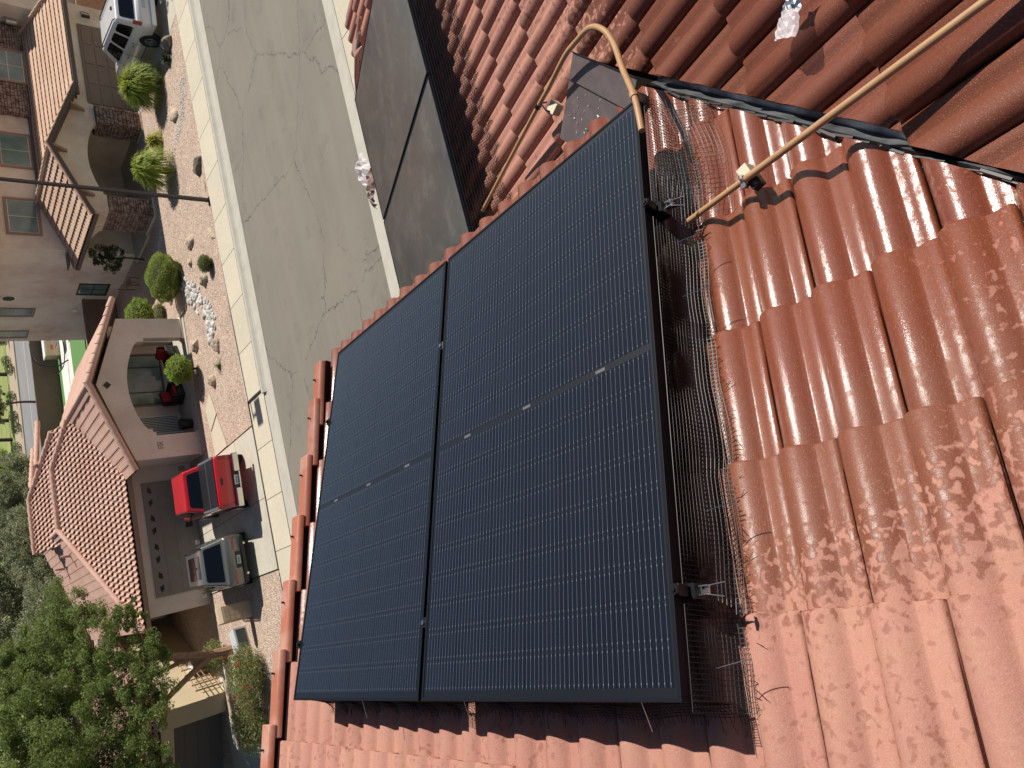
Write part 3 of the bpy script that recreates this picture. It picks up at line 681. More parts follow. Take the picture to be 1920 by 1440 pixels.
crumple(lambda u, v: ((u-.5)*.42, (v-.5)*.30, .05*sin(v*pi)+.02*sin(u*9)), 14, 12, .022, 6, 'rag', [mat('brown_cloth', (.17, .10, .085), .8, noise=[(9, (.32, .22, .19), .45, .6)]), mp_], 'crumpled brown cloth and clear wrap at the eave below the lower panels', 'rag', Matrix.Translation(zr(3.72, 3.60, -1.93)) @ Matrix.Rotation(rad(20), 4, 'Z') @ Matrix.Rotation(rad(-18), 4, 'X'), .002)
crumple(lambda u, v: ((u-.5)*.03, (v-.5)*.012*(1-abs(u-.5)), .004), 6, 4, .003, 8, 'dry_leaf', [M['black']], 'tiny curled black leaf stuck at a tile edge by the wire guard', 'leaf', FA @ Matrix.Translation((.195, -.085, -.130)))
crumple(lambda u, v: ((u-.5)*.03, (v-.5)*.006, .004+.006*sin(u*6)), 6, 3, .001, 18, 'twig', [M['bark']], 'small curled dry twig on a wet tile below the valley', 'twig', FA @ Matrix.Translation((.90, -.83, -.125)))
# ================================================================== PART2
# ================================================================== NEIGHBOUR HOUSES
def clip_poly(bm, poly, nrm):
    P_ = [Vector(p) for p in poly]; c = sum(P_, Vector())/len(P_)
    for i in range(len(P_)):
        a, b_ = P_[i], P_[(i+1) % len(P_)]; no = (b_-a).cross(nrm)
        if no.dot(c-a) > 0: no = -no
        bmesh.ops.bisect_plane(bm, geom=bm.verts[:]+bm.edges[:]+bm.faces[:], plane_co=a, plane_no=no.normalized(), clear_outer=True, dist=1e-5)
def tile_field(name, poly, down, m, parent, amp=.035, wave=.25, course=.37, step=.035, seg=6):
    """real stepped, rolled tile courses over one roof plane, cut to its outline; one joined part"""
    P_ = [Vector(p) for p in poly]; n = (P_[1]-P_[0]).cross(P_[2]-P_[0]).normalized()
    if n.z < 0: n = -n
    d = Vector(down); d = (d-n*d.dot(n)).normalized(); t = n.cross(d).normalized(); o = P_[0]
    ss = [(p-o).dot(d) for p in P_]; tt = [(p-o).dot(t) for p in P_]
    b = MB(); R = random.Random(len(poly)*7+int(abs(o.x)*10)); s1 = max(ss); k = 0; nt_ = int((max(tt)-min(tt))/wave*seg)+2
    while s1-k*course > min(ss)-course:
        sb = s1-k*course; off = (k % 2)*wave*.5
        rows = []
        for (s_, h) in ((sb, step-.03), (sb, step), (sb-course, 0)):
            row = []
            for i in range(nt_):
                tv = min(tt)+i*wave/seg; u = ((tv+off)/wave) % 1
                hh = amp*max(0, sin(pi*min(1, u/.62))) if u < .62 else 0
                row.append(o+d*s_+t*tv+n*(h+hh))
            rows.append(row)
        q = len(b.v)
        for r_ in rows: b.v += [tuple(p) for p in r_]
        for j in range(2):
            for i in range(nt_-1): b.f.append((q+j*nt_+i, q+j*nt_+i+1, q+(j+1)*nt_+i+1, q+(j+1)*nt_+i)); b.m.append(0)
        k += 1
    me = bpy.data.meshes.new(name); me.from_pydata(b.v, [], b.f); me.materials.append(m)
    bm = bmesh.new(); bm.from_mesh(me); clip_poly(bm, poly, n); bmesh.ops.recalc_face_normals(bm, faces=bm.faces); bm.to_mesh(me); bm.free()
    me.polygons.foreach_set('use_smooth', [True]*len(me.polygons)); me.set_sharp_from_angle(angle=rad(40))
    o_ = put(name, me, parent); o_['kind'] = 'stuff'
    # sheathing below
    MB().prism([p-n*.035 for p in P_], -n*.05).build('roof_sheathing', M['fascia'], parent)
    return o_
def cap_row(name, a, b_, m, parent, r=.11, ln=.38, open_end=False):
    a = Vector(a); b_ = Vector(b_); L_ = (b_-a).length; k = max(1, int(L_/ln)); d = (b_-a)/k
    for i in range(k):
        p = a+d*i; MB().tube([p+Vector((0, 0, .005)), p+d*1.08+Vector((0, 0, .03))], [r*.92, r*1.05], 8).build('ridge_tile', m, parent, True, 60)
def window(parent, org, u, n, w_, h, trim=.10, tm=None, glass=None, bars=((.5, 'h'),), depth=.05):
    """org: lower left corner on the wall face; u along, n outward"""
    org = Vector(org); u = Vector(u); n = Vector(n); z = Vector((0, 0, 1))
    def bx(b, a0, a1, z0, z1, d0, d1):
        vs = [org+u*a+z*c_+n*e for a in (a0, a1) for c_ in (z0, z1) for e in (d0, d1)]
        b.add(vs, [(0, 1, 3, 2), (4, 6, 7, 5), (0, 4, 5, 1), (2, 3, 7, 6), (0, 2, 6, 4), (1, 5, 7, 3)])
    f = MB()
    if trim:
        bx(f, -trim, 0, -trim, h+trim, 0, depth); bx(f, w_, w_+trim, -trim, h+trim, 0, depth); bx(f, 0, w_, -trim, 0, 0, depth); bx(f, 0, w_, h, h+trim, 0, depth)
    else: bx(f, 0, w_, 0, .02, 0, .01)
    fr = f.build('window', tm or M['trim'], parent)
    s_ = MB()
    for a in ((0, .035, 0, h), (w_-.035, w_, 0, h), (.035, w_-.035, 0, .035), (.035, w_-.035, h-.035, h)): bx(s_, *a, .003, .028)
    for q, o_ in bars:
        if o_ == 'h': bx(s_, .035, w_-.035, h*q-.018, h*q+.018, .004, .026)
        else: bx(s_, w_*q-.018, w_*q+.018, .035, h-.035, .0045, .0265)
    s_.build('sash', M['silver'] if tm is None else M['black'], fr)
    p = MB(); bx(p, .03, w_-.03, .03, h-.03, .001, .010); p.build('pane', glass or M['glassteal'], fr)
    return fr
def veneer(parent, org, u, n, w_, h, seed, top=None, mean=.17):
    """ledge-stone: individually sized and proud stones over a dark mortar bed"""
    org = Vector(org); u = Vector(u).normalized(); n = Vector(n).normalized(); z = Vector((0, 0, 1)); R = random.Random(seed); b = MB(); zz = .0
    while zz < h-.03:
        rh = R.uniform(.55, 1.15)*mean; rh = min(rh, h-zz); a = 0
        while a < w_-.01:
            rw = min(R.uniform(.7, 1.9)*mean, w_-a)
            if w_-a-rw < .05: rw = w_-a
            d = R.uniform(.025, .07); g = .008; i = .008
            q = [org+u*(a+g+(i if e else 0)*1)+z*(zz+g+(i if e else 0))+n*(d*e) for e in (0, 1)]
            def c4(e):
                x0 = a+g+i*e; x1 = a+rw-g-i*e; z0 = zz+g+i*e; z1 = zz+rh-g-i*e
                return [org+u*x0+z*z0+n*d*e, org+u*x1+z*z0+n*d*e, org+u*x1+z*z1+n*d*e, org+u*x0+z*z1+n*d*e]
            if rw > .04 and rh > .04:
                vs = c4(0)+[p+Vector((R.uniform(-.006, .006),)*3) for p in c4(1)]
                b.add(vs, [(4, 5, 6, 7), (0, 1, 5, 4), (1, 2, 6, 5), (2, 3, 7, 6), (3, 0, 4, 7)])
            a += rw
        zz += rh
    o = b.build('stone_veneer', M['stone'], parent); o['kind'] = 'stuff'; return o
X_, Y_, NX, NY = Vector((1, 0, 0)), Vector((0, 1, 0)), Vector((-1, 0, 0)), Vector((0, -1, 0))
# ---------------- two-storey beige house on the right
h1 = thing('beige_house', 'two storey beige stucco house with stone faced porch and buff tiled porch roof', 'house')
MB().bb((19.8, 36.15, -.1), (40, 48.4, 5.95)).build('wall', M['stucco1'], h1)
MB().bb((24.9, 32.1, -.1), (31.4, 36.15, 2.62)).build('wall', M['stucco1'], h1)
MB().bb((32.7, 34.6, -.1), (40, 36.15, 5.95)).build('wall', M['stucco1'], h1)
MB().prism([(19.2, 35.5, 5.95), (41, 35.5, 5.95), (41, 49, 5.95), (19.2, 49, 5.95)], (0, 0, .18)).build('upper_eave', M['trim'], h1)
tile_field('roof_tiles', [(19.2, 35.5, 6.14), (41, 35.5, 6.14), (34, 42, 8.3), (26, 42, 8.3)], (0, -1, 0), M['roof1'], h1)
tile_field('roof_tiles', [(19.2, 35.5, 6.14), (26, 42, 8.3), (19.2, 49, 6.14)], (-1, 0, 0), M['roof1'], h1)
# lower roofs
tile_field('roof_tiles', [(22.2, 31.55, 2.74), (32.1, 31.55, 2.74), (32.1, 36.15, 3.97), (22.2, 36.15, 3.97)], (0, -1, 0), M['roof1'], h1, amp=.012, wave=.30, course=.40, step=.05)
tile_field('roof_tiles', [(19.0, 30.95, 2.78), (22.35, 30.95, 4.10), (22.35, 36.1, 4.10), (19.0, 36.7, 2.78)], (-1, 0, 0), M['roof1'], h1, amp=.022, wave=.30, course=.40, step=.055)
tile_field('roof_tiles', [(22.35, 30.95, 4.10), (25.75, 30.95, 2.75), (25.75, 34.5, 2.75), (22.35, 36.1, 4.10)], (1, 0, 0), M['roof1'], h1, amp=.022, wave=.30, course=.40, step=.05)
MB().bb((25.6, 31.42, 2.56), (32.15, 31.54, 2.74)).build('fascia', M['fascia'], h1)
for a, b_ in (((18.95, 30.86, 2.72), (22.35, 30.86, 4.06)), ((25.8, 30.86, 2.68), (22.35, 30.86, 4.06))):
    a = Vector(a); b_ = Vector(b_); d = Vector((0, .09, 0))
    MB().prism([a, b_, b_+Vector((0, 0, .17)), a+Vector((0, 0, .17))], d).build('rake_strip', M['fascia'], h1)
    cap_row('ridge', a+Vector((0, .08, .17)), b_+Vector((0, .08, .17)), M['roof1'], h1, .07)
cap_row('ridge', (22.35, 31.0, 4.15), (22.35, 36.1, 4.15), M['roof1'], h1, .09)
cap_row('ridge', (32.15, 31.6, 2.85), (32.15, 36.1, 4.06), M['roof1'], h1, .09)
MB().bb((18.93, 31.0, 2.58), (19.0, 36.6, 2.76)).build('fascia', M['fascia'], h1)
MB().bb((19.0, 36.15, 3.05), (19.8, 36.8, 3.1)).build('flashing', M['fascia'], h1)
MB().bb((22.6, 36.02, 3.98), (32.6, 36.15, 4.08)).build('flashing', M['fascia'], h1)
# porch gable with shallow arch
arc = [(24.05-3.75*i/16, 2.12+.47*sin(pi*i/16)**.8) for i in range(17)]
pol = [(20.3, 2.1)] and [(19.45, 2.05), (19.45, 2.62), (22.35, 4.0), (25.3, 2.80), (25.1, 2.05), (24.05, 2.05)]+arc+[(20.3, 2.05)]
MB().prism([(a, 31.45, z) for a, z in pol], (0, .4, 0)).build('arch_wall', M['stucco1'], h1)
arc = [(33.3+2.85*i/12, 2.12+.30*sin(pi*i/12)**.8) for i in range(13)]
pol = [(31.85, 2.05), (31.85, 2.70), (36.15, 2.70), (36.15, 2.05)]+list(reversed(arc))+[(33.3, 2.05)]
MB().prism([(19.45, a, z) for a, z in pol], (.4, 0, 0)).build('arch_wall', M['stucco1'], h1)
for (x0, y0, x1, y1, sd_) in ((19.5, 31.5, 20.28, 33.25, 1), (24.07, 31.3, 24.95, 32.35, 5)):
    p = MB().bb((x0, y0, 0), (x1, y1, 2.06)).build('pillar', M['mortar'], h1)
    MB().bb((x0-.09, y0-.09, 0), (x1+.09, y1+.09, .14)).build('plinth', M['stucco1'], p)
    veneer(p, (x0, y0, .15), X_, NY, x1-x0, 1.9, sd_); veneer(p, (x0, y1, .15), NY, NX, y1-y0, 1.9, sd_+1); veneer(p, (x1, y0, .15), Y_, X_, y1-y0, 1.9, sd_+2)
MB().bb((19.3, 31.2, -.05), (25.0, 36.15, .08)).build('porch_floor', M['concrete2'], h1)
dr = MB().bb((21.9, 36.08, .1), (22.85, 36.14, 2.1)).build('front_door', M['door'], h1); MB().tube([(22.8, 36.05, 1.05), (22.8, 35.99, 1.05)], .03, 8).build('handle', M['black'], dr)
MB().tube([(22.4+.2*cos(a*pi/8), 36.05, 1.55+.2*sin(a*pi/8)) for a in range(17)], .03, 6).build('door_wreath', M['black'], dr)
gd = MB().bb((25.5, 32.04, .02), (30.2, 32.095, 2.12)).build('garage_door', M['garage1'], h1)
for i in range(4):
    for j in range(4): MB().bb((25.62+1.15*j, 32.02, .12+.5*i), (26.62+1.15*j, 32.041, .50+.5*i)).build('panel', M['garage1'], gd)
for x0, w_ in ((20.62, 1.75), (24.3, 1.75)): window(h1, (x0, 36.15, 4.18), X_, NY, w_, 1.22, .13, bars=((.5, 'v'),))
st = MB().bb((27.2, 35.9, 3.85), (32.6, 36.15, 5.95)).build('stone_bay', M['mortar'], h1)
veneer(st, (27.2, 35.9, 3.98), X_, NY, 1.75, 1.95, 31); veneer(st, (31.0, 35.9, 3.98), X_, NY, 1.6, 1.95, 32); veneer(st, (27.2, 36.15, 3.98), NY, NX, .25, 1.95, 33)
window(st, (29.08, 35.84, 4.05), X_, NY, 1.75, 1.35, .13, bars=((.5, 'v'), (.5, 'h')))
# side wall openings
window(h1, (19.8, 41.35, .62), NY, NX, 1.38, 1.42, .04, tm=M['black'], bars=((.5, 'v'), (.5, 'h')))
window(h1, (19.8, 44.45, 3.85), NY, NX, 1.05, 1.75, .07); window(h1, (19.8, 47.75, 3.88), NY, NX, 1.0, 1.75, .07)
vn = MB().tube([(19.8, 41.96, 5.14), (19.74, 41.96, 5.14)], .36, 20).build('round_vent', M['white'], h1, True, 40); MB().tube([(19.745, 41.96, 5.14), (19.72, 41.96, 5.14)], .28, 20).build('louvre', M['black'], vn, True, 40)
MB().bb((19.72, 43.4, 1.75), (19.8, 43.7, 2.0)).build('wall_light', M['white'], h1)
# corbels below the gable
for x in (20.2, 22.35, 24.7):
    zt = 4.02-abs(x-22.35)*.40
    MB().prism([(x-.06, 30.95, zt), (x-.06, 31.44, zt), (x-.06, 31.44, zt-.62), (x-.06, 31.36, zt-.62)], (.12, 0, 0)).build('corbel', M['trim'], h1)
MB().bb((30.7, 32.0, 1.5), (30.82, 32.095, 1.85)).tube([(30.76, 32.0, 1.85), (30.76, 31.85, 1.95), (30.76, 31.8, 1.8), (30.76, 31.85, 1.55)], .02, 6).build('wall_lantern', M['black'], h1)
MB().bb((33.6, 34.5, 4.8), (34.3, 34.6, 5.1)).build('wall_vent', M['trim'], h1)
MB().tube([(32.5, 35.6, 4.15), (32.5, 35.6, 4.6)], [.14, .14], 10).tube([(32.5, 35.6, 4.6), (32.5, 35.6, 4.72)], [.22, .02], 10).build('roof_vent', M['silver'], h1)
# wood and pots on the garage side
sw = MB().bb((31.5, 33.4, 0), (39, 33.55, 1.7)).build('side_fence', M['bark']); tag(sw, 'brown timber side fence right of the beige house garage', 'fence')
gw = MB().bb((14.8, 42.0, 0), (19.78, 42.2, 1.55)).bb((14.8, 41.95, 1.55), (19.78, 42.25, 1.68)); tag(gw.build('side_yard_wall', M['block']), 'dark brown block wall closing the side yard between the two houses', 'wall')

# ---------------- single-storey salmon-roofed house
an = rad(-2); H2 = Matrix.Translation((1.28, 32.6, 0)) @ Matrix.Rotation(an, 4, 'Z')
h2 = bpy.data.objects.new('salmon_house', None); C.objects.link(h2); h2.matrix_world = H2; tag(h2, 'single storey house with salmon tiled roof, arched porch and double garage', 'house')
MB().bb((0, 0, -.1), (6.25, 12, 2.66)).build('wall', M['stucco2'], h2)
MB().bb((6.25, .3, -.1), (12.9, 14, 2.62)).build('wall', M['stucco2'], h2)
arc = [(11.36-3.84*i/24, 2.02+.56*sin(pi*i/24)**.75) for i in range(25)]
pol = [(6.25, 0), (6.25, 2.66), (9.55, 3.72), (12.4, 2.70), (12.4, 0), (11.52, 0), (11.52, 1.74), (11.36, 1.74), (11.36, 1.86)]+arc+[(7.52, 1.86), (7.38, 1.86), (7.38, 1.74), (7.22, 1.74), (7.22, 0)]
MB().prism([(a, -2.0, z) for a, z in pol], (0, .45, 0)).build('arch_wall', M['stucco2'], h2)
MB().bb((6.25, -1.55, -.1), (6.7, .3, 2.62)).build('porch_side_wall', M['stucco2'], h2)
MB().bb((11.95, -1.55, 1.95), (12.38, .3, 2.6)).bb((11.95, -.2, 0), (12.38, .3, 1.95)).build('porch_side_wall', M['stucco2'], h2)
for a0 in (6.2, 11.47): MB().bb((a0, -2.05, 0), (a0+1.05, -1.5, .16)).build('plinth', M['stucco2'], h2)
MB().bb((6.3, -2.3, -.05), (12.6, .3, .09)).build('porch_floor', M['concrete2'], h2)
gd = MB().bb((.74, -.045, .05), (5.6, -.005, 2.15)).build('garage_door', M['garage2'], h2)
fan = MB(); pn = []
for j in range(8):
    x0 = .74+.6075*j+.10
    if j % 2: p = [(x0, 1.80), (x0+.20, 1.80), (x0+.34, 1.92), (x0+.10, 1.97)]
    else: p = [(x0+.40, 1.80), (x0+.20, 1.80), (x0+.06, 1.92), (x0+.30, 1.97)]
    MB().prism([(a, -.052, z) for a, z in p], (0, .006, 0)).build('door_light', M['black'], gd)
for i in range(4):
    for j in range(8):
        if i < 3: MB().bb((.80+.6075*j, -.056, .13+.52*i), (1.29+.6075*j, -.046, .53+.52*i)).build('panel', M['garage2'], gd)
# porch back wall fittings
window(h2, (9.15, .295, .62), X_, NY, 2.35, 1.55, .06, tm=M['trim'], glass=M['glassteal'], bars=((.25, 'v'), (.75, 'v')))
sd_ = MB().bb((7.75, .24, .09), (8.6, .295, 2.1)).build('security_door', M['white'], h2)
for i in range(10): MB().bb((7.83+.075*i, .225, .2), (7.86+.075*i, .239, 1.95)).build('bar', M['black'], sd_)
# gable ornaments, number, fascia
MB().prism([(9.51, -2.03, 3.18), (9.66, -2.03, 3.33), (9.51, -2.03, 3.48), (9.36, -2.03, 3.33)], (0, .04, 0)).build('diamond_vent', M['black'], h2)
nm = MB()
for dx, pts in ((0, [(.0, .0), (.0, .2), (.10, .2), (.10, .11), (.02, .1), (.12, .0)]), (.16, [(.0, .0), (.0, .2), (.10, .2), (.10, .11), (.02, .1), (.12, .0)])):
    nm.tube([(6.66+dx+a, -2.012, 1.55+z) for a, z in pts], .014, 5)
nm.build('house_number', M['bark'], h2)
R_ = M['roof2']
tile_field('roof_tiles', [(-.45, -.25, 2.73), (9.4, -.25, 2.73), (9.4, 3.35, 4.04), (7.6, 4.9, 4.61), (4.73, 4.9, 4.61)], (0, -1, 0), R_, h2, amp=.065, wave=.24, course=.36, step=.05)
tile_field('roof_tiles', [(-.45, -.25, 2.73), (4.73, 4.9, 4.61), (4.73, 12, 4.61), (-.45, 12.4, 2.73)], (-1, 0, 0), R_, h2, amp=.05, wave=.24, course=.40, step=.05)
tile_field('roof_tiles', [(4.73, 4.85, 4.61), (9.5, 4.85, 2.9), (9.5, 12, 2.9), (4.73, 12, 4.61)], (1, 0, 0), R_, h2, amp=.05, wave=.24)
tile_field('roof_tiles', [(4.2, 8.5, 5.24), (6.9, 8.5, 5.24), (9.7, 6.0, 4.33), (9.7, 4.9, 3.93), (4.2, 4.9, 3.93)], (0, -1, 0), R_, h2, amp=.065, wave=.24, course=.36, step=.05)
tile_field('roof_tiles', [(9.55, -2.35, 3.98), (5.85, -2.35, 2.68), (5.85, 1.0, 2.68), (9.55, 3.4, 3.98)], (-1, 0, 0), R_, h2, amp=.05, wave=.24, course=.40, step=.055)
tile_field('roof_tiles', [(9.55, -2.35, 3.98), (13.15, -2.35, 2.72), (13.15, 8, 2.72), (9.55, 8, 3.98)], (1, 0, 0), R_, h2, amp=.05, wave=.24, course=.40, step=.04)
for a, b_ in (((5.8, -2.36, 2.76), (9.55, -2.36, 4.06)), ((13.2, -2.36, 2.78), (9.55, -2.36, 4.06))): cap_row('rake', a, b_, R_, h2, .13, .40)
for a, b_ in (((-.45, -.25, 2.80), (4.73, 4.9, 4.68)), ((4.73, 4.9, 4.68), (7.6, 4.9, 4.68)), ((7.6, 4.9, 4.68), (9.5, 3.35, 4.08)), ((9.55, -2.2, 4.02), (9.55, 3.4, 4.02)), ((4.73, 5, 4.68), (4.73, 12, 4.68)), ((4.2, 8.5, 5.3), (6.9, 8.5, 5.3)), ((6.9, 8.5, 5.3), (9.6, 6, 4.4))): cap_row('ridge', a, b_, R_, h2, .12, .40)
for a, b_ in (((8.3, 7.2, 5.0), (10.9, 9.0, 4.55)), ((7.4, 8.2, 5.2), (9.8, 10.5, 4.7))): cap_row('ridge', a, b_, R_, h2, .12, .40)
# open-ended ridge vents along two ridges
for (a, y0, y1, z) in ((4.62, 5.0, 9.5, 4.62), (9.43, -1.6, 3.2, 3.97)):
    k = int((y1-y0)/.2); v_ = MB()
    for i in range(k): v_.tube([(a-.02, y0+.2*i, z), (a-.20, y0+.2*i, z-.05)], .075, 8, cap=False)
    v_.build('ridge_vents', M['roof2'], h2, True, 60)
    MB().bb((a-.16, y0, z-.05), (a-.04, y1, z+.02)).build('vent_slot', M['black'], h2)
for (a, b_, ht) in ((3.6, 5.6, .45), (3.3, 8.8, .45), (3.9, 7.4, .12)):
    z = 2.73+(a+.45)*.363; MB().tube([(a, b_, z), (a, b_, z+ht)], [.10, .05], 8).build('roof_vent_pipe', M['roof2'], h2, True)
MB().bb((-.4, -.28, 2.52), (6.2, -.2, 2.70)).build('fascia', M['trim'], h2)
# porch furniture: separate things
def chair(x, y, rz, label):
    t = thing('patio_chair', label, 'chair', (x, y, .09), rz, 'porch armchairs with red cushions')
    MB().bb((-.36, -.36, .0), (.36, .36, .30)).build('base', M['wicker'], t, bevel=.03)
    MB().bb((-.36, .26, .30), (.36, .40, .85)).build('backrest', M['wicker'], t, bevel=.03)
    for s_ in (-1, 1): MB().bb((s_*.38-.06, -.36, .28), (s_*.38+.06, .3, .58)).build('armrest', M['wicker'], t, bevel=.03)
    MB().bb((-.29, -.34, .31), (.29, .22, .45)).build('seat_cushion', M['cushion'], t, bevel=.05)
    MB().bb((-.28, .10, .46), (.28, .25, .86)).build('back_cushion', M['cushion'], t, bevel=.05)
g_ = H2 @ Vector((9.35, -.55, 0)); chair(g_.x, g_.y, rad(25), 'porch armchair with red cushions near the security door')
g_ = H2 @ Vector((11.05, -.75, 0)); chair(g_.x, g_.y, rad(-60), 'porch armchair with red cushions behind the round green bush')
g_ = H2 @ Vector((7.75, -1.35, .09)); o = MB().tube([g_, g_+Vector((0, 0, .5))], [.2, .27], 16).build('porch_pot', M['black'], None, True, 40); tag(o, 'black round pot on the porch floor beside the left pillar', 'pot')

# ---------------- third house at the lower left of the picture
a3 = Vector((.905, -.425, 0)); b3 = Vector((.425, .905, 0)); H3 = frame((-2.43, 32.56, 0), a3, b3, (0, 0, 1))
h3 = bpy.data.objects.new('tan_house', None); C.objects.link(h3); h3.matrix_world = H3; tag(h3, 'tan stucco house with deep set umber garage door under the leafy tree', 'house')
MB().bb((-9, .55, -.1), (-.001, 9, 2.7)).build('wall', M['stucco3'], h3)
MB().bb((-.85, 0, -.1), (0, .55, 2.7)).bb((-9, 0, 2.12), (-.85, .55, 2.7)).build('wall', M['stucco3'], h3)
gd = MB().bb((-6.2, .49, .02), (-.86, .545, 2.11)).build('garage_door', M['garage3'], h3)
for i in range(4): MB().bb((-6.1, .475, .06+.52*i), (-.95, .489, .55+.52*i)).build('panel', M['garage3'], gd)
tile_field('roof_tiles', [(-9.5, -.45, 2.78), (.45, -.45, 2.78), (-3.5, 4.4, 4.5), (-9.5, 4.4, 4.5)], (0, -1, 0), R_, h3, amp=.065, wave=.24, course=.36, step=.05)
tile_field('roof_tiles', [(.45, -.45, 2.78), (.45, 9.5, 2.78), (-3.5, 4.4, 4.5)], (1, 0, 0), R_, h3, amp=.065, wave=.24, course=.36, step=.05)
sf = thing('slat_fence', 'low pale timber slat fence beside the tan house', 'fence')
for i in range(6):
    p = H3 @ Vector((.35, .2+.5*i, 0)); MB().bb((-.03, -.03, 0), (.03, .03, 1.2)).build('post', M['stucco3'], sf, M=Matrix.Translation(p))
for i in range(5): 
    p = H3 @ Vector((.35, .2, .3+.2*i)); q = H3 @ Vector((.35, 2.7, .3+.2*i)); MB().tube([p, q], .022, 4).build('rail', M['bark'], sf)
pt_ = thing('patio_table', 'small white wrought metal table behind the slat fence', 'table', (-1.3, 34.6, .06))
MB().tube([(0, 0, .68), (0, 0, .71)], .42, 20).build('table_top', M['white'], pt_, True, 40)
for i in range(3): MB().tube([(.3*cos(i*2.1), .3*sin(i*2.1), 0), (.05*cos(i*2.1), .05*sin(i*2.1), .68)], .018, 6).build('leg', M['black'], pt_)
# patio furniture beyond, in the back garden
hb = thing('hammock_frame', 'black curved hammock frame standing on the pale patio behind the houses', 'garden seat', (23.5, 59.5, .07))
MB().tube(bez([(-2.4, 0, 1.5), (-1.7, 0, .4), (0, 0, .1), (1.7, 0, .4), (2.4, 0, 1.5)]), .045, 6).tube(bez([(-1.2, -.6, 0), (-1.5, 0, .9), (-1.0, 0, 2.1), (0.4, 0, 2.3)]), .05, 6).build('frame', M['black'], hb, True)
MB().bb((.2, -.5, .5), (1.5, .5, .62)).build('seat', M['silver'], hb, bevel=.05)
be = thing('patio_bench', 'pale grey bench seat on the patio next to the beige house', 'bench', (24.6, 57.6, .07))
MB().bb((-.9, -.35, .3), (.9, .35, .42)).build('seat', M['white'], be, bevel=.03); MB().bb((-.9, .3, .42), (.9, .4, .95)).build('backrest', M['silver'], be, bevel=.03)
for s_ in (-.8, .8): MB().bb((s_-.04, -.3, 0), (s_+.04, .3, .3)).build('leg', M['black'], be)
sh = thing('patio_barbecue', 'brick built barbecue counter with orange mark against the block wall', 'barbecue', (25.3, 62.6, .05))
MB().bb((-1.4, -.5, 0), (1.2, .5, 1.0)).build('counter', M['stucco3'], sh); MB().bb((-1.45, -.55, 1.0), (1.25, .55, 1.08)).build('top', M['white'], sh); MB().bb((-.9, -.53, .45), (-.5, -.501, .62)).build('mark', mat('orange_mark', (.7, .12, .03), .5), sh)

# ================================================================== STREET LIGHT
sl = thing('street_light', 'tall dark bronze street light pole at the gravel edge across the road', 'street light', (16.14, 24.28, 0))
MB().tube([(0, 0, 0), (0, 0, 4.6), (0, 0, 9.45)], [.085, .072, .055], 4).build('pole', M['poleb'], sl)
MB().bb((-.16, -.16, .04), (.16, .16, .10)).build('base_plate', M['poleb'], sl)
MB().bb((-.04, -.30, 9.30), (.04, 0, 9.38)).build('arm', M['poleb'], sl)
MB().bb((-.42, -.85, 9.26), (.42, -.30, 9.42)).build('lamp_head', M['poleb'], sl)

# ================================================================== VEHICLES
def wheel(parent, x, y, r=.37, w_=.25, side=1, rim=None):
    t = MB().tube([(x-w_/2, y, r), (x-w_/2+.03, y, r), (x+w_/2-.03, y, r), (x+w_/2, y, r)], [r*.93, r, r, r*.93], 24).build('wheel', M['rubber'], parent, True, 40)
    xo = x+side*(w_/2+.004); b = MB().tube([(xo-.02*side, y, r), (xo, y, r)], r*.64, 20)
    b.build('rim', M['black'], t, True, 40); s_ = MB()
    for i in range(10):
        a = i*2*pi/10; s_.tube([(xo+.004*side, y, r), (xo+.006*side, y+r*.58*cos(a), r+r*.58*sin(a))], .014, 4)
    s_.tube([(xo+.004*side, y+r*.6*cos(i*pi/12), r+r*.6*sin(i*pi/12)) for i in range(25)], .012, 4)
    s_.build('spoke_ring', rim or M['silver'], t)
def body_loft(st):   # st: (y, halfwidth, z_bottom, z_top) -> rounded-box rings
    rg = []
    for y, hw, z0, z1 in st:
        zm = z0+(z1-z0)*.55
        rg.append([(-hw*.90, y, z0), (-hw*.985, y, z0+.12), (-hw, y, zm), (-hw*.975, y, z1-.07), (-hw*.92, y, z1), (hw*.92, y, z1), (hw*.975, y, z1-.07), (hw, y, zm), (hw*.985, y, z0+.12), (hw*.90, y, z0)])
    return MB().loft(rg)
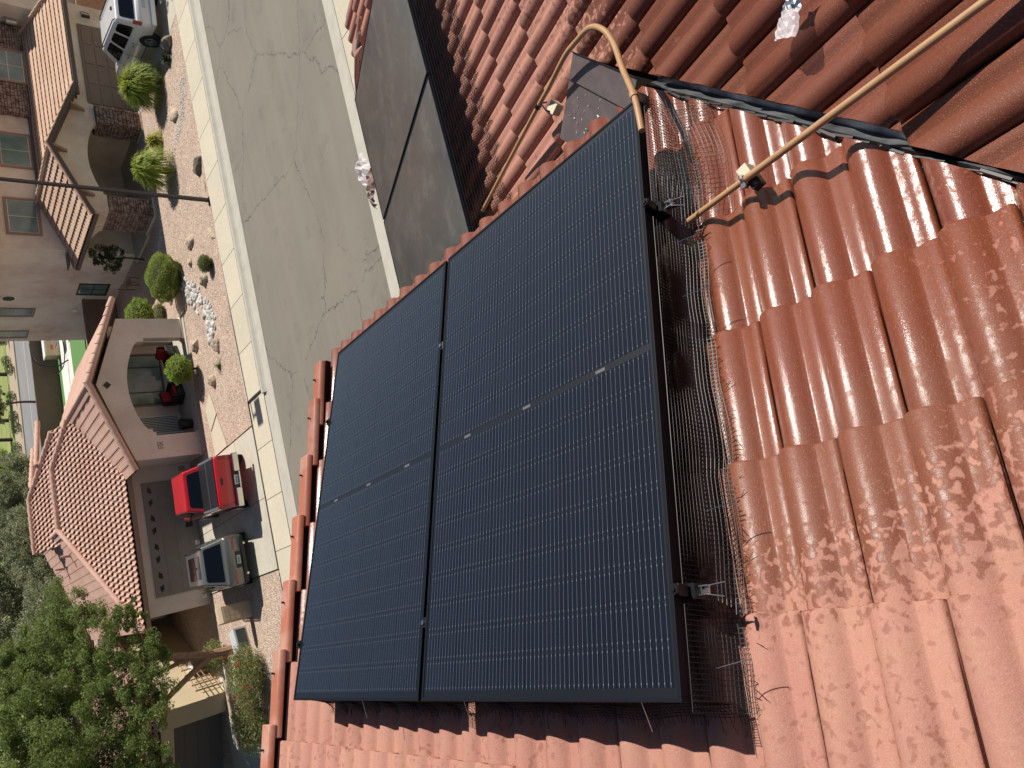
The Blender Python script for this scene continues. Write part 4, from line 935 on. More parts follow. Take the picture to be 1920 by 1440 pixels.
def vehicle(name, label, cat, loc, rz, paint, body, cab, glass, wheels, wr=.37):
    t = thing(name, label, cat, loc, rz)
    o = body_loft(body).build('body', paint, t, True, 38); md = o.modifiers.new('bevel', 'BEVEL'); md.width = .03; md.segments = 2; md.limit_method = 'ANGLE'; md.angle_limit = rad(35)
    # cab: rings (y, halfwidth, z) base and top
    (yb0, wb0, zb), (yb1, wb1, zb1), (yt0, wt0, zt), (yt1, wt1, zt1) = cab
    base = [(-wb0, yb0, zb), (wb0, yb0, zb), (wb1, yb1, zb1), (-wb1, yb1, zb1)]; top = [(-wt0, yt0, zt), (wt0, yt0, zt), (wt1, yt1, zt1), (-wt1, yt1, zt1)]
    o = MB().loft([base, top]).build('cab', paint, t); md = o.modifiers.new('bevel', 'BEVEL'); md.width = .07; md.segments = 3
    B = [Vector(p) for p in base]; T_ = [Vector(p) for p in top]
    def face(i, j, u0, u1, v0, v1, nm_='window', m=None, out=.008):
        def pt(u, v): return B[i].lerp(B[j], u).lerp(T_[i].lerp(T_[j], u), v)
        n = (B[j]-B[i]).cross(T_[i]-B[i]).normalized(); c = sum(B+T_, Vector())/8
        if n.dot(B[i]-c) < 0: n = -n
        k = .03
        q = [pt(u0+k*.4, v0), pt(u1-k*.4, v0), pt(u1, v0+k*2), pt(u1-k*.2, v1-k*2), pt(u1-k*1.2, v1), pt(u0+k*1.2, v1), pt(u0+k*.2, v1-k*2), pt(u0, v0+k*2)]
        return MB().prism([p+n*out for p in q], -n*.03).build(nm_, m or M['carglass'], t)
    for g in glass: face(*g)
    sm_ = MB(); yy0, yy1 = wheels[0][1]+.45, wheels[2][1]-.50; hw = max(q[1] for q in body)+.004
    for s_ in (-1, 1):
        for q in (yy0, (yy0+yy1)/2, yy1): sm_.bb((s_*hw-.004, q-.008, .45), (s_*hw+.004, q+.008, 1.10))
        for q in (yy0+.15, (yy0+yy1)/2+.15): sm_.bb((s_*hw-.004, q, .94), (s_*hw+.012, q+.16, .97))
        sm_.bb((s_*hw-.004, yy0, .44), (s_*hw+.006, yy1, .47))
    sm_.build('door_seams', M['black'], t)
    for s_ in (-1, 1):
        for q in (wheels[0][1], wheels[2][1]): MB().tube([(s_*(hw-.03), q, wr), (s_*(hw+.002), q, wr)], wr*1.16, 20).build('wheel_arch', M['black'], t)
    for x, y in wheels: wheel(t, x, y, wr, side=(1 if x > 0 else -1))
    return t, face
# red pickup
tk, fc = vehicle('pickup_truck', 'red pickup truck with black bed cover and chrome bumper parked on the driveway', 'pickup truck', (5.12, 24.85, .07), rad(-5), M['redcar'],
    [(.12, .93, .52, 1.27), (.16, .965, .50, 1.30), (1.9, .985, .45, 1.30), (2.02, .985, .42, 1.22), (4.3, .985, .42, 1.22), (5.3, .96, .42, 1.16), (5.62, .90, .45, 1.05), (5.75, .80, .5, .9)],
    ((1.96, .92, 1.2), (4.35, .90, 1.2), (2.18, .74, 1.86), (3.75, .72, 1.86)),
    [(0, 1, .10, .90, .12, .80), (1, 2, .06, .42, .08, .86), (1, 2, .46, .86, .08, .86), (3, 0, .14, .54, .08, .86), (3, 0, .58, .94, .08, .86), (2, 3, .06, .94, .06, .94)],
    [(-.86, 1.15), (.86, 1.15), (-.86, 4.85), (.86, 4.85)], .38)
MB().bb((-.86, .20, 1.295), (.86, 1.0, 1.335)).build('bed_cover', M['tonneau'], tk, bevel=.02); MB().bb((-.86, 1.03, 1.295), (.86, 1.93, 1.335)).build('bed_cover', M['tonneau'], tk, bevel=.02)
MB().bb((-.86, 1.0, 1.30), (.86, 1.03, 1.342)).build('cover_hinge', M['silver'], tk)
for s_ in (-1, 1): MB().bb((s_*.90-.045, .18, 1.296), (s_*.90+.045, 1.95, 1.33)).build('bed_rail_cap', mat('grey_rail', (.12, .12, .13), .5), tk, bevel=.01)
MB().bb((-.78, .095, .62), (.78, .125, 1.24)).build('tailgate', M['redcar'], tk, bevel=.02); MB().bb((-.12, .085, 1.08), (.12, .10, 1.16)).build('tailgate_handle', M['black'], tk)
for s_ in (-1, 1): MB().bb((s_*.875-.06, .09, .72), (s_*.875+.06, .17, 1.16)).build('tail_lamp', M['lampred'], tk, bevel=.01)
bp_ = MB()
for a0, a1, z0, z1 in ((-.97, -.30, .50, .72), (.30, .97, .50, .72), (-.30, .30, .50, .58)): bp_.bb((a0, -.10, z0), (a1, .07, z1))
bp_.build('rear_bumper', M['chrome'], tk, bevel=.03); MB().bb((-.30, -.03, .58), (.30, .07, .72)).build('bumper_step', M['black'], tk)
MB().bb((-.17, -.045, .59), (.17, -.03, .71)).build('licence_plate', M['utility'], tk)
pl_ = MB()
for i in range(6): pl_.bb((-.125+.043*i, -.0475, .625), (-.100+.043*i, -.0455, .675))
pl_.build('plate_characters', mat('plate_ink', (.05, .06, .14), .6), tk)
for s_ in (-1, 1): MB().bb((s_*1.12-.10, 3.95, 1.22), (s_*1.12+.10, 4.05, 1.50)).tube([(s_*.92, 4.0, 1.25), (s_*1.08, 4.0, 1.28)], .03, 6).build('wing_mirror', M['black'], tk, bevel=.02)
# grey-green SUV
sv, fc = vehicle('suv', 'pewter grey sport utility vehicle with roof rails and sunroof on the driveway', 'suv', (2.42, 26.15, .07), rad(-3), M['pewter'],
    [(.0, .78, .40, .92), (.06, .88, .34, 1.02), (.14, .93, .30, 1.06), (1.2, .955, .28, 1.08), (3.3, .955, .28, 1.05), (4.1, .93, .30, .98), (4.5, .84, .34, .86), (4.65, .70, .38, .75)],
    ((.16, .88, 1.0), (3.65, .86, .98), (.62, .70, 1.70), (2.75, .66, 1.69)),
    [(0, 1, .09, .91, .16, .90), (1, 2, .10, .32, .14, .84), (1, 2, .35, .62, .14, .84), (1, 2, .65, .92, .14, .84), (3, 0, .08, .35, .14, .84), (3, 0, .38, .65, .14, .84), (3, 0, .68, .90, .14, .84), (2, 3, .06, .94, .06, .94)],
    [(-.83, .92), (.83, .92), (-.83, 3.72), (.83, 3.72)], .36)
for y0, y1 in ((.95, 1.28), (1.55, 2.35)): MB().bb((-.42, y0, 1.695), (.42, y1, 1.712)).build('sunroof', M['carglass'] if y0 > 1.5 else M['glassdark'], sv, bevel=.01)
for s_ in (-1, 1):
    MB().tube([(s_*.66, .62, 1.70), (s_*.66, .75, 1.75), (s_*.63, 2.5, 1.75), (s_*.63, 2.7, 1.70)], .025, 6).build('roof_rail', M['black'], sv, True)
    MB().bb((s_*.58-.27, .03, .86), (s_*.58+.27, .10, .95)).bb((s_*.60-.25, -.005, .70), (s_*.60+.25, .06, .79)).build('tail_lamp', M['lampred'], sv, bevel=.015)
    MB().bb((s_*1.03-.10, 2.9, 1.02), (s_*1.03+.10, 3.0, 1.18)).build('wing_mirror', M['silver'], sv, bevel=.03)
MB().bb((-.80, .045, .97), (.80, .09, .99)).build('tailgate_strip', M['silver'], sv)
MB().bb((-.30, -.035, .52), (.30, .03, .70)).build('plate_recess', M['black'], sv)
MB().bb((-.155, -.045, .55), (.155, -.035, .67)).build('licence_plate', M['utility'], sv)
pl_ = MB()
for i in range(6): pl_.bb((-.125+.043*i, -.0475, .585), (-.100+.043*i, -.0455, .645))
pl_.build('plate_characters', M['black'], sv)
MB().bb((-.86, -.05, .34), (.86, .10, .50)).build('rear_bumper', M['black'], sv, bevel=.04)
for s_ in (-.55, .55): MB().tube([(s_, -.07, .36), (s_, .05, .36)], .045, 10).build('exhaust', M['chrome'], sv, True, 40)
MB().bb((-.028, 1.33, 1.698), (.028, 1.40, 1.73)).build('antenna_fin', M['black'], sv)
# white SUV
ws, fc = vehicle('suv', 'large white sport utility vehicle beside the brown garage door', 'suv', (26.15, 25.45, .07), rad(-11), M['whitecar'],
    [(.0, .88, .46, 1.05), (.08, .96, .42, 1.16), (.2, .99, .40, 1.20), (1.6, 1.01, .38, 1.20), (3.8, 1.01, .38, 1.18), (4.6, .98, .40, 1.12), (5.0, .90, .44, 1.02), (5.15, .78, .48, .9)],
    ((.14, .95, 1.12), (4.1, .92, 1.10), (.42, .78, 1.90), (3.25, .74, 1.90)),
    [(0, 1, .10, .90, .14, .82), (1, 2, .08, .30, .12, .84), (1, 2, .34, .58, .12, .84), (1, 2, .62, .88, .12, .84), (3, 0, .12, .38, .12, .84), (3, 0, .42, .66, .12, .84), (3, 0, .70, .92, .12, .84), (2, 3, .06, .94, .06, .94)],
    [(-.90, 1.15), (.90, 1.15), (-.90, 4.15), (.90, 4.15)], .40)
for s_ in (-1, 1):
    MB().tube([(s_*.66, .6, 1.90), (s_*.66, .75, 1.955), (s_*.63, 2.9, 1.955), (s_*.63, 3.1, 1.90)], .022, 6).build('roof_rail', M['black'], ws, True)
    MB().bb((s_*.92-.055, .00, .98), (s_*.92+.055, .16, 1.34)).build('tail_lamp', M['lampred'], ws, bevel=.02)
    MB().bb((s_*1.10-.10, 3.3, 1.12), (s_*1.10+.10, 3.42, 1.36)).build('wing_mirror', M['whitecar'], ws, bevel=.03)
MB().bb((-.20, -.02, .80), (.20, .02, .92)).build('licence_plate', M['utility'], ws); MB().bb((-.95, -.10, .42), (.95, .10, .62)).build('rear_bumper', M['whitecar'], ws, bevel=.04)
MB().bb((-.05, .9, 1.895), (.05, 1.05, 1.95)).build('antenna_fin', M['black'], ws)

# ================================================================== STREET THINGS
ub = thing('mailbox_cluster', 'tan rounded top cluster mailbox standing on the gravel left of the driveway', 'mailbox', (.62, 27.75, .05), rad(8))
arc = [(-.19+.38*i/10, 1.08+.17*sin(pi*i/10)) for i in range(11)]
MB().prism([(-.30, y, z) for y, z in [(-.19, 0), (.19, 0)]+list(reversed(arc))], (.60, 0, 0)).build('case', M['tan'], ub, bevel=.01)
for i in range(3):
    for j in range(3): MB().bb((-.26+.175*j, -.205, .45+.2*i), (-.10+.175*j, -.191, .62+.2*i)).build('door', M['tan'], ub)
ut = thing('utility_box', 'low pale grey utility cabinet with dark front beside the tree trunk', 'utility box', (-.45, 28.75, .05), rad(18))
MB().bb((-.45, -.30, 0), (.45, .30, .50)).build('case', M['utility'], ut, bevel=.02); MB().bb((-.36, -.315, .06), (.36, -.301, .42)).build('front_panel', mat('dark_grille', (.05, .055, .055), .6, noise=[(30, (.16, .15, .14), .6, .7)]), ut)
# garden walk slabs
for q, (cx, cy, rz) in enumerate(((8.85, 28.55, -38), (7.35, 28.6, -38))): pass
wk = MB().prism([(8.98, 28.92, .04), (9.45, 28.10, .04), (8.42, 27.68, .04), (7.95, 28.70, .04)], (0, 0, .06)).build('path_slab', M['concrete']); wk['kind'] = 'structure'
wk = MB().prism([(7.85, 28.68, .04), (8.32, 27.64, .04), (6.9, 27.05, .04), (6.88, 28.60, .04)], (0, 0, .062)).build('path_slab', M['concrete']); wk['kind'] = 'structure'

# ================================================================== ROCKS
def rock(name, label, cat, x, y, sx, sy, sz, m, seed, group=None, z=.06):
    R = random.Random(seed); bm = bmesh.new(); bmesh.ops.create_icosphere(bm, subdivisions=3, radius=1)
    ph = [R.uniform(0, 6) for _ in range(6)]
    for v in bm.verts:
        d = v.co.normalized(); f = 1+.18*sin(3*d.x+ph[0])*sin(2.5*d.y+ph[1])+.10*sin(6*d.y+ph[2])*sin(5*d.z+ph[3])+.06*sin(11*d.x+ph[4])
        c_ = d*f; c_.z = max(c_.z, -.35); v.co = Vector((c_.x*sx, c_.y*sy, c_.z*sz))
    me = bpy.data.meshes.new(name); bm.to_mesh(me); bm.free(); me.materials.append(m); me.polygons.foreach_set('use_smooth', [True]*len(me.polygons)); me.set_sharp_from_angle(angle=rad(28))
    o = bpy.data.objects.new(name, me); C.objects.link(o); o.location = (x, y, z); o.rotation_euler = (0, 0, R.uniform(0, 3)); return tag(o, label, cat, group)
gr_ = 'boulders on the gravel garden'
for (x, y, a, b_, c_, m, lb) in ((24.5, 25.75, .42, .33, .36, 'darkrock', 'grey brown boulder at the shaded driveway edge behind the white suv'), (17.94, 24.75, .40, .24, .26, 'darkrock', 'dark boulder close to the sidewalk beneath the shaggy palm'),
        (17.1, 24.62, .42, .14, .06, 'boulder', 'flat pale stone beside the foot of the street light'), (14.94, 24.75, .38, .16, .08, 'boulder', 'flat pale stone on the gravel edge before the small green shrub'),
        (15.85, 27.25, .32, .26, .22, 'boulder', 'pale boulder in open gravel between street light and clipped ball hedge'), (15.15, 27.75, .20, .17, .14, 'boulder', 'small tan rock just in front of the clipped ball hedge'),
        (13.7, 26.35, .30, .24, .24, 'boulder', 'tan rock left of the small green shrub, above the river stones'), (11.8, 28.8, .30, .28, .24, 'boulder', 'pale rounded boulder near the right porch pillar'),
        (10.85, 26.25, .30, .26, .24, 'boulder', 'tan boulder halfway between sidewalk and porch bush'), (9.72, 27.4, .30, .26, .22, 'boulder', 'tan boulder below the round porch bush near the path slabs'),
        (15.4, 31.3, .55, .4, .3, 'boulder', 'low tan boulder behind the clipped ball hedge beside the river stones'), (21.6, 26.6, .5, .25, .2, 'boulder', 'long low rock in the shade under the round fan shrub')):
    rock('boulder', lb, 'rock', x, y, a, b_, c_, M[m], int(x*37+y*11), gr_)
R = random.Random(21); n_ = 0
path = [Vector((14.6, 29.3)), Vector((14.1, 28.2)), Vector((13.1, 27.4)), Vector((12.35, 26.5)), Vector((11.75, 26.3)), Vector((11.5, 27.0))]
cob = []
for k in range(3):
    bm = bmesh.new(); bmesh.ops.create_icosphere(bm, subdivisions=2, radius=1)
    for v in bm.verts: v.co *= 1+R.uniform(-.10, .10)
    me = bpy.data.meshes.new('cobble'); bm.to_mesh(me); bm.free(); me.materials.append(M['river']); me.polygons.foreach_set('use_smooth', [True]*len(me.polygons)); cob.append(me)
bed = thing('river_stone_bed', 'winding bed of grey and white river stones below the clipped ball hedge', 'stones', (13, 27.5, .06))
for i in range(190):
    t = R.random()*(len(path)-1); k = int(t); p = path[k].lerp(path[k+1], t-k); w_ = .42 if k < 4 else .3
    o = put('cobble', R.choice(cob), bed); s_ = R.uniform(.05, .14)
    o.location = (p.x-13+R.uniform(-w_, w_), p.y-27.5+R.uniform(-w_, w_), .01); o.scale = (s_*R.uniform(.8, 1.5), s_, s_*.65); o.rotation_euler = (0, 0, R.uniform(0, 3))
pb = MB()
def pebbles(name, label, segs, n, r0, r1, seed, m):
    R = random.Random(seed); b = MB()
    for i in range(n):
        (x0, y0), (x1, y1), w_ = R.choice(segs); t = R.random(); x = x0+(x1-x0)*t+R.uniform(-w_, w_); y = y0+(y1-y0)*t+R.uniform(-w_, w_); r = R.uniform(r0, r1); a = R.uniform(0, 3)
        q = [(x+r*cos(a+k*pi/2.5), y+r*.8*sin(a+k*pi/2.5), .055) for k in range(5)]
        b.add(q+[(x+R.uniform(-.2, .2)*r, y, .06+r*.7)], [(k, (k+1) % 5, 5) for k in range(5)])
    o = b.build(name, m); return tag(o, label, 'stones', None, 'stuff')
pebbles('pebble_strip', 'strip of small grey pebbles curving through the gravel under the round fan shrub', [((22.2, 24.75), (21, 25.6), .3), ((21, 25.6), (20.6, 26.8), .25), ((20.6, 26.8), (19.5, 29.5), .2)], 420, .03, .07, 4, M['river'])
pebbles('pebble_strip', 'loose pebbles along the shaded house wall behind the clipped hedge', [((18.6, 31), (16.5, 33), .35)], 200, .03, .06, 6, M['river'])
pebbles('loose_stones', 'loose darker stones scattered over the pink gravel garden', [((8, 26), (23, 26), 1.7), ((9, 28.5), (22, 29), 1.4)], 700, .015, .035, 8, M['darkrock'])

# ================================================================== PLANTS
def leaves(b, c, rad_, n, size, R, shell=0.0, squash=1.0):
    for _ in range(n):
        while True:
            d = Vector((R.uniform(-1, 1), R.uniform(-1, 1), R.uniform(-1, 1)))
            if .01 < d.length < 1: break
        if shell:
            d = d.normalized(); d *= R.uniform(shell, 1.03)*(1+.07*sin(d.x*5+rad_[0]*9)*sin(d.y*6+2)+.05*sin(d.z*9+d.x*7)) if shell > .6 else R.uniform(shell, 1.03)
        p = c+Vector((d.x*rad_[0], d.y*rad_[1], d.z*rad_[2]))
        u = Vector((R.gauss(0, 1), R.gauss(0, 1), R.gauss(0, .6))).normalized(); v = u.cross(Vector((R.gauss(0, 1), R.gauss(0, 1), R.gauss(0, 1)))).normalized()
        s_ = size*R.uniform(.6, 1.3); k = len(b.v)
        b.v += [tuple(p-u*s_), tuple(p+v*s_*.34), tuple(p+u*s_), tuple(p-v*s_*.34)]; b.f.append((k, k+1, k+2, k+3)); b.m.append(0)
def raw(b, name, m, parent=None):
    me = bpy.data.meshes.new(name); me.from_pydata(b.v, [], b.f); me.materials.append(m); return put(name, me, parent)
def tree(name, label, x, y, trunk, clumps, n, size, leaf, bark, seed, z=.05, group=None, cat='tree'):
    R = random.Random(seed); t = thing(name, label, cat, (x, y, z), 0, group)
    tb = MB()
    for pts, rs in trunk: tb.tube(bez(pts, 4), [rs[0]+(rs[1]-rs[0])*i/(4*(len(pts)-1)) for i in range(4*(len(pts)-1)+1)], 8)
    tip = Vector(trunk[-1][0][-1]) if trunk else Vector((0, 0, 0))
    # limbs reaching into the crown
    main = Vector(trunk[0][0][-1])
    for c_, r_ in clumps[::2]: tb.tube([main, main.lerp(Vector(c_), .5)+Vector((0, 0, -.15)), Vector(c_)], [.05*max(1, r_), .03, .012], 5)
    tb.build('trunk', bark, t, True)
    b = MB(); tot = sum(r**2 for _, r in clumps)
    for c_, r in clumps:
        c_ = Vector(c_); k = int(n*r**2/tot); sub = max(6, int(r*34))
        for _ in range(sub):
            d = Vector((R.gauss(0, 1), R.gauss(0, 1), R.gauss(0, 1))).normalized()*r*R.uniform(.35, 1.0); d.z *= .8
            rr = r*R.uniform(.12, .30); leaves(b, c_+d, (rr, rr, rr*.75), k//sub, size, R)
    raw(b, 'crown', leaf, t); return t
# big tree on the left
R = random.Random(5)
cl_ = []
for (x, y, z, r) in ((1.6, .2, 4.7, 1.5), (2.9, 1.6, 5.4, 1.3), (.2, -.6, 4.3, 1.5), (-.9, .5, 5.4, 1.9), (.9, 1.2, 6.0, 1.7), (-2.6, .2, 5.0, 2.0), (-2.2, -.8, 6.5, 1.8), (-.4, .9, 7.2, 1.6), (-4.2, .6, 5.2, 2.0), (-4.4, -.2, 7.0, 1.9), (1.6, 2.4, 6.7, 1.2), (-.8, -1.4, 3.6, 1.1), (-2.6, -1.2, 4.0, 1.2), (-5.8, .4, 4.4, 1.9), (-1.0, 2.2, 6.6, 1.6), (-3.0, 2.0, 7.6, 1.8), (1.0, 3.0, 7.4, 1.5), (-5.6, 1.5, 6.2, 2.2), (-1.8, .6, 3.8, 1.2), (-4.6, -.8, 4.2, 1.4), (.6, -.9, 3.2, .9), (-3.6, -1.2, 3.2, .8), (2.2, .2, 3.7, .8)): cl_.append(((x, y, z), r))
tree('shade_tree', 'large leafy green tree with leaning tan trunk by the tan house', -.75, 30.0, [([(0, 0, 0), (.05, .05, .9), (.25, .0, 1.9), (.6, .1, 3.2)], (.20, .12)), ([(.05, .05, 1.0), (-.5, .1, 1.9), (-1.3, 0, 3.2), (-2.0, .1, 4.4)], (.13, .07)), ([(.2, 0, 1.7), (-.1, .4, 3.0), (-.3, .5, 4.5)], (.10, .06))], cl_, 300000, .052, M['leaf'], M['bark'], 11)
# grey-green olives behind the salmon house
tree('olive_tree', 'grey green olive tree behind the salmon roof, left of the park trees', 7.2, 52, [([(0, 0, 0), (.1, 0, 1.5), (.2, 0, 2.6)], (.2, .12))], [((0, 0, 3.9), 1.9), ((1.6, .3, 4.3), 1.7), ((-1.7, 0, 3.6), 1.7), ((.6, .5, 5.0), 1.4), ((-1.0, 0, 2.7), 1.3)], 26000, .085, M['leafolive'], M['barkd'], 12, group='olive trees behind the salmon roof')
tree('olive_tree', 'grey green olive tree behind the left end of the salmon roof', 11.6, 55, [([(0, 0, 0), (.1, 0, 1.5), (.2, 0, 2.6)], (.2, .12))], [((0, 0, 4.0), 2.1), ((1.9, .3, 4.4), 1.7), ((-1.7, 0, 4.2), 1.7), ((.2, .5, 5.3), 1.5), ((1.0, 0, 2.9), 1.3)], 26000, .085, M['leafolive'], M['barkd'], 13, group='olive trees behind the salmon roof')
tree('olive_tree', 'grey green olive tree furthest left, beyond the leafy shade tree', 2.2, 50, [([(0, 0, 0), (.1, 0, 1.5), (.2, 0, 2.6)], (.2, .12))], [((0, 0, 3.4), 2.0), ((1.9, .3, 3.8), 1.7), ((-1.9, 0, 3.4), 1.8), ((.2, .5, 4.5), 1.5)], 22000, .085, M['leafolive'], M['barkd'], 14, group='olive trees behind the salmon roof')
tree('olive_tree', 'tall grey green olive tree rising behind the other olives', 9.5, 60, [([(0, 0, 0), (.1, 0, 1.5), (.2, 0, 2.6)], (.2, .12))], [((0, 0, 4.4), 2.4), ((2.4, .3, 4.6), 2.0), ((-2.6, 0, 4.4), 2.2), ((.2, .5, 6.2), 2.0), ((-2, 0, 6.0), 1.8), ((2.2, 0, 6.0), 1.4)], 30000, .10, M['leafolive'], M['barkd'], 15, group='olive trees behind the salmon roof')
tree('olive_tree', 'grey green olive tree far behind the leafy shade tree', 3.5, 60, [([(0, 0, 0), (.1, 0, 1.5), (.2, 0, 2.6)], (.2, .12))], [((0, 0, 4.4), 2.6), ((2.4, .3, 4.6), 2.0), ((-2.8, 0, 4.4), 2.4), ((.2, .5, 6.2), 2.2), ((-2, 0, 6.0), 2.0), ((2.2, 0, 6.0), 1.6)], 30000, .10, M['leafolive'], M['barkd'], 16, group='olive trees behind the salmon roof')
# street trees beyond the wall
for i, (x, y, h_, lb) in enumerate(((24.9, 77.6, 4.6, 'small street tree beyond the block wall, nearest the middle of the park'), (31.6, 77.8, 4.4, 'small street tree beyond the block wall next to the beige house wall'), (18.9, 79.3, 4.8, 'feathery street tree beyond the wall and above the salmon roof ridge'), (14.6, 79.0, 5.0, 'feathery street tree beyond the wall next to the olive trees'))):
    w_ = 1 if i < 2 else 1.5
    tree('street_tree', lb, x, y, [([(0, 0, 0), (.1, 0, 1.4), (0, 0, 2.4)], (.13, .08))], [((0, 0, 3.4), 1.3*w_), ((1.0*w_, .2, 3.2), 1.0), ((-1.0*w_, 0, 3.4), 1.0), ((.2, 0, 4.2), 1.0*w_)], 9000 if i < 2 else 7000, .11, M['leafolive'] if i < 2 else M['leafgloss'], M['barkd'], 30+i, group='street trees along the road beyond')
for i, (x, y) in enumerate(((28.4, 104), (31.5, 106), (24.5, 108), (36.5, 102.5), (20, 103))):
    tree('park_tree', ['thin park tree on the lawn, straight behind the beige house corner', 'thin park tree on the lawn, right of the one behind the house corner', 'thin park tree on the lawn above the salmon roof ridge', 'thin park tree on the lawn furthest right', 'thin park tree on the lawn nearest the olive trees'][i], x, y, [([(0, 0, 0), (.1, 0, 2), (0, 0, 4)], (.25, .16))], [((0, 0, 6), 2.3), ((1.6, 0, 5.4), 1.6), ((-1.6, 0, 5.4), 1.6)], 4500, .17, M['leafdark'], M['barkd'], 50+i, group='trees on the park lawn')
R = random.Random(77); ORD = ['first', 'second', 'third', 'fourth', 'fifth', 'sixth', 'seventh', 'eighth', 'ninth']
for i in range(9):
    b = MB(); x = 20+i*2.3+R.uniform(-.6, .6); leaves(b, Vector((0, 0, .5)), (.8, .6, .5), 500, .1, R); o = raw(b, 'verge_shrub', M['leafdark']); o.location = (x, 95+R.uniform(-1.5, 3), 0); tag(o, ORD[i]+' dark shrub from the left in the row on the far park verge', 'shrub', 'shrubs along the park verge')
# off-frame tree on the right that shades the side driveway
tree('garden_tree', 'leafy garden tree right of the white suv, shading its driveway', 33.5, 25.6, [([(0, 0, 0), (.1, 0, 1.5), (0, 0, 3)], (.2, .12))], [((0, 0, 4.2), 2.0), ((1.5, .8, 4.6), 1.6), ((-1.5, -.6, 4.2), 1.6), ((0, -1.2, 5.2), 1.5), ((-.8, 1.0, 3.6), 1.3)], 26000, .08, M['leaf'], M['barkd'], 15)
def bladeball(name, label, x, y, r, h, n, m, seed, droop=.5, trunk=0, cat='plant', m2=None, w_=.022):
    R = random.Random(seed); t = thing(name, label, cat, (x, y, .06)); b = MB()
    for i in range(n):
        az = R.uniform(0, 2*pi); el = math.asin(R.uniform(-.35, 1)); L_ = r*R.uniform(.8, 1.1)
        d = Vector((cos(az)*cos(el), sin(az)*cos(el), sin(el))); s_ = Vector((-sin(az), cos(az), 0)); p0 = Vector((0, 0, h)); k = len(b.v); pts = []
        for j in range(5):
            q = j/4; p = p0+d*L_*q+Vector((0, 0, -droop*r*q*q*R.uniform(.7, 1.2))); p.z = max(p.z, .0); wd = w_*(1-.85*q)*1.2
            b.v += [tuple(p-s_*wd), tuple(p+s_*wd)]
        for j in range(4): b.f.append((k+2*j, k+2*j+1, k+2*j+3, k+2*j+2)); b.m.append(1 if (m2 and i % 4 == 0) else 0)
    me = bpy.data.meshes.new('fronds'); me.from_pydata(b.v, [], b.f); me.materials.append(m); me.materials.append(m2 or m); me.polygons.foreach_set('material_index', b.m); put('fronds', me, t)
    MB().tube([(0, 0, 0), (0, 0, h+.02)], [.13, .10], 8).build('trunk', M['barkd'], t); return t
bladeball('fan_shrub', 'big round bright green fan leaved shrub left of the white suv', 24.0, 28.1, 1.12, 1.05, 1700, M['blade'], 41, .55, cat='shrub', m2=M['bladey'], w_=.034)
bladeball('shaggy_palm', 'shaggy short palm with arching fronds before the porch arch', 19.95, 28.4, 1.05, 1.15, 700, M['blade'], 42, .75, cat='palm', m2=M['bladey'], w_=.040)
bladeball('yellow_grass', 'yellow green spiky clump right of the shaggy palm', 21.9, 29.1, .62, .30, 300, M['bladey'], 43, .5, w_=.032)
bladeball('agave', 'small dark agave next to the grey brown boulder', 24.0, 26.0, .38, .12, 90, M['leafdark'], 44, .3, w_=.03)
bladeball('small_grass', 'small wispy grass tuft among rocks below the porch bush', 10.0, 26.4, .38, .05, 60, M['redbush'], 45, .5, w_=.01)
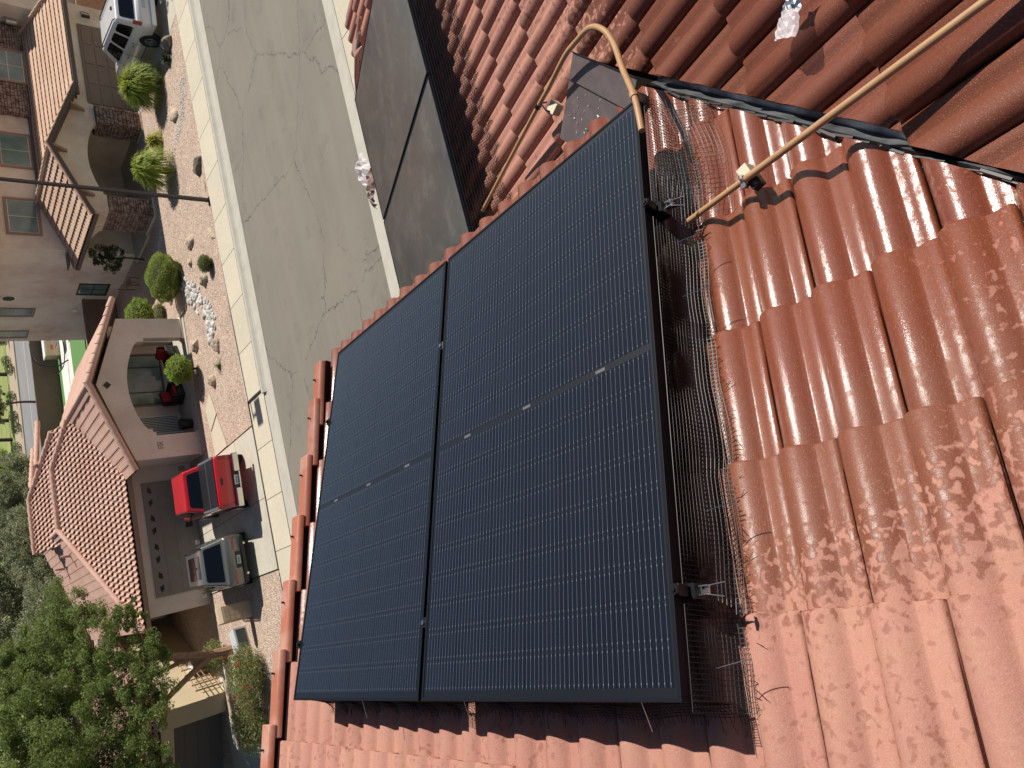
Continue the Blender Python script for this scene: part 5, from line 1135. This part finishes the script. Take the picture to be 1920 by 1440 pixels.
def bush(name, label, x, y, rx, ry, rz, n, size, m, seed, z=0, shell=.82, cat='shrub', flowers=0):
    R = random.Random(seed); t = thing(name, label, cat, (x, y, .06)); b = MB()
    leaves(b, Vector((0, 0, rz*.95+z)), (rx, ry, rz), n, size, R, shell); leaves(b, Vector((0, 0, rz*.95+z)), (rx*.9, ry*.9, rz*.9), n//3, size, R)
    o = raw(b, 'foliage', m, t)
    bm = bmesh.new(); bmesh.ops.create_icosphere(bm, subdivisions=2, radius=.78); me = bpy.data.meshes.new('dark_core'); bm.to_mesh(me); bm.free(); me.materials.append(M['barkd']); c_ = put('dark_core', me, t); c_.location = (0, 0, rz*.95+z); c_.scale = (rx, ry, rz)  # plain dark ellipsoid fills the inside of the foliage
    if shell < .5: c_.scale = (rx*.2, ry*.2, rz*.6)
    MB().tube([(0, 0, 0), (0, 0, rz)], .05, 6).build('stem', M['barkd'], t)
    if flowers:
        f = MB()
        for _ in range(flowers):
            d = Vector((R.uniform(-1, 1), R.uniform(-1, 1), R.uniform(-.2, 1))); p = Vector((d.x*rx*.8, d.y*ry*.8, rz*(1+d.z*.8))); f.tube([p, p+Vector((R.uniform(-.03, .03), 0, .07))], .018, 5)
        f.build('flowers', M['flower'], t)
    return t
bush('ball_hedge', 'large clipped ball shaped hedge in the gravel garden', 15.4, 29.75, 1.05, .95, .66, 17000, .034, M['leafball'], 61, shell=.93)
bush('round_bush', 'loose round green bush between ball hedge and porch pillar', 15.75, 34.6, .75, .75, .62, 3000, .055, M['leafgloss'], 62)
bush('round_bush', 'bright round bush growing before the arched porch', 10.9, 29.2, .62, .60, .52, 3200, .05, M['leafgloss'], 63, z=.25)
bush('small_shrub', 'small rounded green shrub on gravel near the sidewalk', 13.95, 25.4, .36, .34, .26, 1400, .035, M['leaf'], 64)
bush('low_plant', 'dry brown low plant beneath the loose round bush', 14.9, 32.6, .5, .4, .22, 900, .05, M['redbush'], 65)
tree('slim_tree', 'slim dark leaved young tree against the beige house side', 18.7, 34.6, [([(0, 0, 0), (.05, 0, .7), (0, 0, 1.3)], (.05, .03))], [((0, 0, 1.6), .75), ((.1, .1, 2.1), .6), ((-.2, -.1, 1.3), .65)], 5200, .05, M['leafdark'], M['barkd'], 66)
bush('flowering_shrub', 'loose wispy shrub with red flowers by the rake tiles', -1.7, 27.6, 1.2, 1.0, .62, 9000, .042, M['redbush'], 67, shell=.3, flowers=70)
bush('flowering_shrub', 'loose wispy green shrub left of the red flowered one', -3.4, 28.2, 1.1, 1.0, .60, 8000, .042, M['redbush'], 68, shell=.3, flowers=25)
bush('low_bush', 'low yellow green bush behind the leaning tree trunk', -.85, 31.6, .7, .6, .5, 3000, .04, M['redbush'], 69, shell=.4)
hp = thing('garden_bench', 'small rusty metal bench against the beige house side wall', 'bench', (18.3, 36.6, .05), rad(80))
MB().bb((-.5, -.2, .38), (.5, .2, .42)).build('seat', M['bark'], hp)
for i in range(5): MB().bb((-.5, .2+.0, .46+.08*i), (.5, .22, .50+.08*i)).build('slat', M['bark'], hp)
for s_ in (-.45, .45): MB().tube([(s_, -.18, 0), (s_, -.18, .4)], .02, 6).tube([(s_, .2, 0), (s_, .22, .85)], .02, 6).build('leg', M['barkd'], hp)
